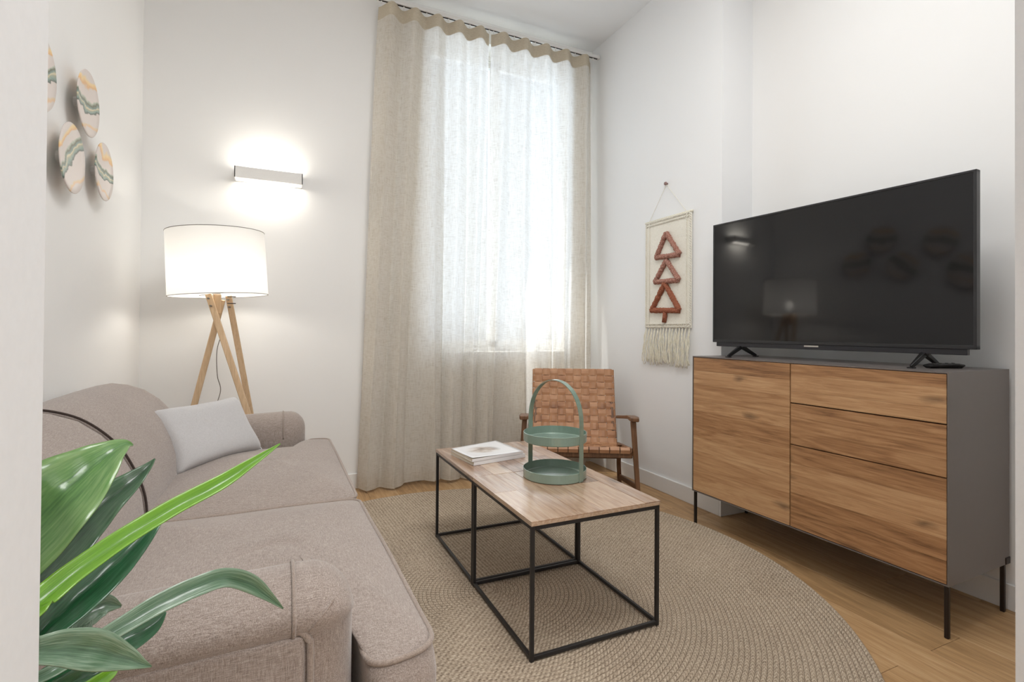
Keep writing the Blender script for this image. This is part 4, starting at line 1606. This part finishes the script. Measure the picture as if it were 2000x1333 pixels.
# ------------------------------------------------------------------ remote beside the right foot
rem = thing('remote_control', 'small black remote control lying beside the right television foot', 'remote control', (2.335, 1.095, KZ1))
rr_ = Matrix.Rotation(math.radians(-12), 3, 'Z')
rows = []
for s_ in (-0.085, -0.080, -0.05, 0.0, 0.05, 0.080, 0.086):
    e_ = 1 - 0.35 * (abs(s_) / 0.086) ** 6
    row = []
    for a, z_ in ((-0.6, 0.0005), (0.6, 0.0005), (1.0, 0.013 * e_), (0.85, 0.018 * e_), (-0.85, 0.018 * e_), (-1.0, 0.013 * e_)):
        v_ = rr_ @ Vector((s_ * (0.9 if z_ < 0.002 else 1.0), a * 0.023 * e_, 0))
        row.append((2.335 + v_.x, 1.095 + v_.y, KZ1 + z_))
    rows.append(row)
MB().grid(rows, closed_u=True, cap0=True, cap1=True).build('body', M['black_plastic'], rem, bevel=0.001)
for q in range(8):
    v_ = rr_ @ Vector((-0.06 + 0.016 * q, 0.007 * (1 if q % 2 else -1), 0))
    MB().box((2.335 + v_.x, 1.095 + v_.y, KZ1 + 0.0185), (0.008, 0.007, 0.002)).build('button', M['grey_plastic'], rem)

# ------------------------------------------------------------------ plant
PX, PY = -0.455, 0.585
plant = thing('potted_plant', 'green plant with long glossy strap leaves beside the near sofa arm', 'plant', (PX, PY, 0))
MB().lathe([(0.001, 0.0), (0.095, 0.0), (0.105, 0.01), (0.128, 0.25), (0.130, 0.262), (0.122, 0.262), (0.116, 0.24), (0.001, 0.238)], 40, (PX, PY, 0.0005)).build('pot', M['pot'], plant, smooth=True)
MB().lathe([(0.001, 0.245), (0.06, 0.247), (0.1155, 0.241)], 32, (PX, PY, 0.0005)).build('soil', M['soil'], plant, smooth=True)
stem_pts = smooth_path([(PX, PY, 0.24), (PX + 0.01, PY, 0.42), (PX + 0.02, PY + 0.005, 0.60), (PX + 0.035, PY + 0.01, 0.73)])
MB().tube(stem_pts, [0.016 - 0.006 * i / len(stem_pts) for i in range(len(stem_pts))], 12).build('stem', M['chair_wood'], plant, smooth=True)

LEAVES = {
    'a': ('leaf_mid', 1.0, [(-0.285, 0.56, 0.79, 0.022), (-0.230, 0.555, 0.842, 0.037), (-0.197, 0.555, 0.878, 0.041), (-0.173, 0.56, 0.905, 0.036), (-0.156, 0.58, 0.922, 0.025), (-0.145, 0.6, 0.932, 0.014), (-0.137, 0.62, 0.935, 0.006), (-0.132, 0.63, 0.931, 0.0005)]),
    'b': ('leaf_dark', 1.0, [(-0.30, 0.585, 0.765, 0.012), (-0.214, 0.6, 0.798, 0.0170), (-0.204, 0.62, 0.817, 0.0201), (-0.195, 0.64, 0.832, 0.025), (-0.181, 0.66, 0.85, 0.0236), (-0.165, 0.68, 0.865, 0.0176), (-0.149, 0.7, 0.877, 0.0115), (-0.137, 0.71, 0.888, 0.0053), (-0.13, 0.72, 0.896, 0.0006)]),
    'c': ('leaf_lime', 1.0, [(-0.29, 0.52, 0.775, 0.005), (-0.178, 0.5, 0.829, 0.0063), (-0.167, 0.52, 0.836, 0.0097), (-0.154, 0.55, 0.843, 0.0096), (-0.129, 0.6, 0.851, 0.0093), (-0.095, 0.65, 0.86, 0.0094), (-0.06, 0.69, 0.868, 0.009), (-0.029, 0.72, 0.881, 0.0058), (0.004, 0.75, 0.896, 0.0007)]),
    'd': ('leaf_deep', 1.0, [(-0.30, 0.59, 0.72, 0.008), (-0.214, 0.6, 0.748, 0.0111), (-0.196, 0.62, 0.768, 0.0164), (-0.179, 0.64, 0.783, 0.0213), (-0.159, 0.66, 0.799, 0.0203), (-0.142, 0.68, 0.812, 0.0145), (-0.127, 0.7, 0.825, 0.007), (-0.12, 0.72, 0.831, 0.0006)]),
    'e': ('leaf_sheen', 1.0, [(-0.29, 0.53, 0.745, 0.004), (-0.173, 0.52, 0.773, 0.0045), (-0.147, 0.54, 0.779, 0.006), (-0.123, 0.56, 0.784, 0.0078), (-0.1, 0.58, 0.788, 0.0092), (-0.074, 0.6, 0.789, 0.0098), (-0.048, 0.62, 0.785, 0.0098), (-0.025, 0.64, 0.765, 0.0097), (-0.007, 0.65, 0.743, 0.0053), (0.009, 0.66, 0.72, 0.0006)]),
    'f': ('leaf_deep', 1.0, [(-0.28, 0.59, 0.70, 0.006), (-0.178, 0.6, 0.734, 0.0104), (-0.154, 0.61, 0.739, 0.0166), (-0.132, 0.62, 0.743, 0.0152), (-0.115, 0.63, 0.745, 0.0094), (-0.104, 0.64, 0.751, 0.0005)]),
    'g': ('leaf_sheen', 1.0, [(-0.28, 0.46, 0.80, 0.004), (-0.152, 0.42, 0.846, 0.0055), (-0.141, 0.43, 0.84, 0.008), (-0.128, 0.44, 0.833, 0.0114), (-0.114, 0.45, 0.822, 0.0126), (-0.101, 0.46, 0.808, 0.0083), (-0.091, 0.465, 0.798, 0.0035), (-0.085, 0.47, 0.791, 0.0004)]),
    'h': ('leaf_dark', 1.0, [(-0.28, 0.52, 0.73, 0.006), (-0.166, 0.5, 0.765, 0.0069), (-0.154, 0.52, 0.762, 0.009), (-0.143, 0.54, 0.757, 0.0086), (-0.133, 0.55, 0.755, 0.0053), (-0.128, 0.56, 0.751, 0.0009)]),
    'i': ('leaf_dark', 1.0, [(-0.28, 0.50, 0.72, 0.006), (-0.19, 0.46, 0.775, 0.007), (-0.165, 0.455, 0.79, 0.008), (-0.150, 0.455, 0.797, 0.0065), (-0.140, 0.455, 0.795, 0.0008)]),
    'j': ('leaf_sheen', 1.0, [(-0.30, 0.64, 0.715, 0.006), (-0.196, 0.66, 0.734, 0.0103), (-0.187, 0.68, 0.739, 0.0129), (-0.18, 0.7, 0.741, 0.0135), (-0.171, 0.71, 0.74, 0.0103), (-0.16, 0.72, 0.73, 0.0012)]),
    'k': ('leaf_lime', 1.0, [(-0.27, 0.50, 0.72, 0.004), (-0.136, 0.47, 0.772, 0.0052), (-0.127, 0.48, 0.778, 0.0061), (-0.118, 0.5, 0.776, 0.004), (-0.115, 0.51, 0.773, 0.0004)]),
    'l': ('leaf_dark', 1.0, [(-0.50, 0.66, 0.80, 0.016), (-0.56, 0.72, 0.88, 0.024), (-0.60, 0.76, 0.92, 0.018), (-0.63, 0.79, 0.90, 0.001)]),
    'm': ('leaf_mid', 1.0, [(-0.50, 0.50, 0.82, 0.014), (-0.55, 0.46, 0.92, 0.022), (-0.59, 0.43, 0.97, 0.014), (-0.61, 0.42, 0.96, 0.001)]),
}
crown = Vector((PX + 0.035, PY + 0.01, 0.725))
Cm = Vector((0, 0, 1.05))
for key, (mat, kf, pts) in LEAVES.items():
    P_ = [crown] + [Vector(q[:3]) for q in pts]
    W_ = [0.006] + [q[3] for q in pts]
    PP = smooth_path(P_, 7)
    WW = [q.x for q in smooth_path([(w_, 0, 0) for w_ in W_], 7)]
    verts, faces, uvs = [], [], []
    NSX = 9
    tot = len(PP)
    for i in range(tot):
        t = (PP[min(i + 1, tot - 1)] - PP[max(i - 1, 0)]).normalized()
        # blades face up and towards the doorway light
        n0 = Vector((0.15, -0.75, 0.62)).normalized()
        a = t.cross(n0)
        a.normalize()
        n_ = a.cross(t).normalized()
        wd = max(WW[i], 0.0004)
        for j in range(NSX):
            s_ = j / (NSX - 1) * 2 - 1
            fold = -0.34 * wd * (1 - abs(s_)) + 0.10 * wd * (s_ * s_) + 0.02 * wd * math.sin(i * 0.9 + s_ * 3)
            verts.append(PP[i] + a * s_ * wd + n_ * fold)
            uvs.append((j / (NSX - 1), i / tot * 6))
    for i in range(tot - 1):
        for j in range(NSX - 1):
            faces.append((i * NSX + j, i * NSX + j + 1, (i + 1) * NSX + j + 1, (i + 1) * NSX + j))
    m = MB().add(verts, faces)
    o = m.build('leaf', M[mat], plant, smooth=True, fix=False)
    uvl = o.data.uv_layers.new(name='UVMap')
    for lp in o.data.loops:
        uvl.data[lp.index].uv = uvs[lp.vertex_index]
    md = o.modifiers.new('thick', 'SOLIDIFY')
    md.thickness = 0.0008
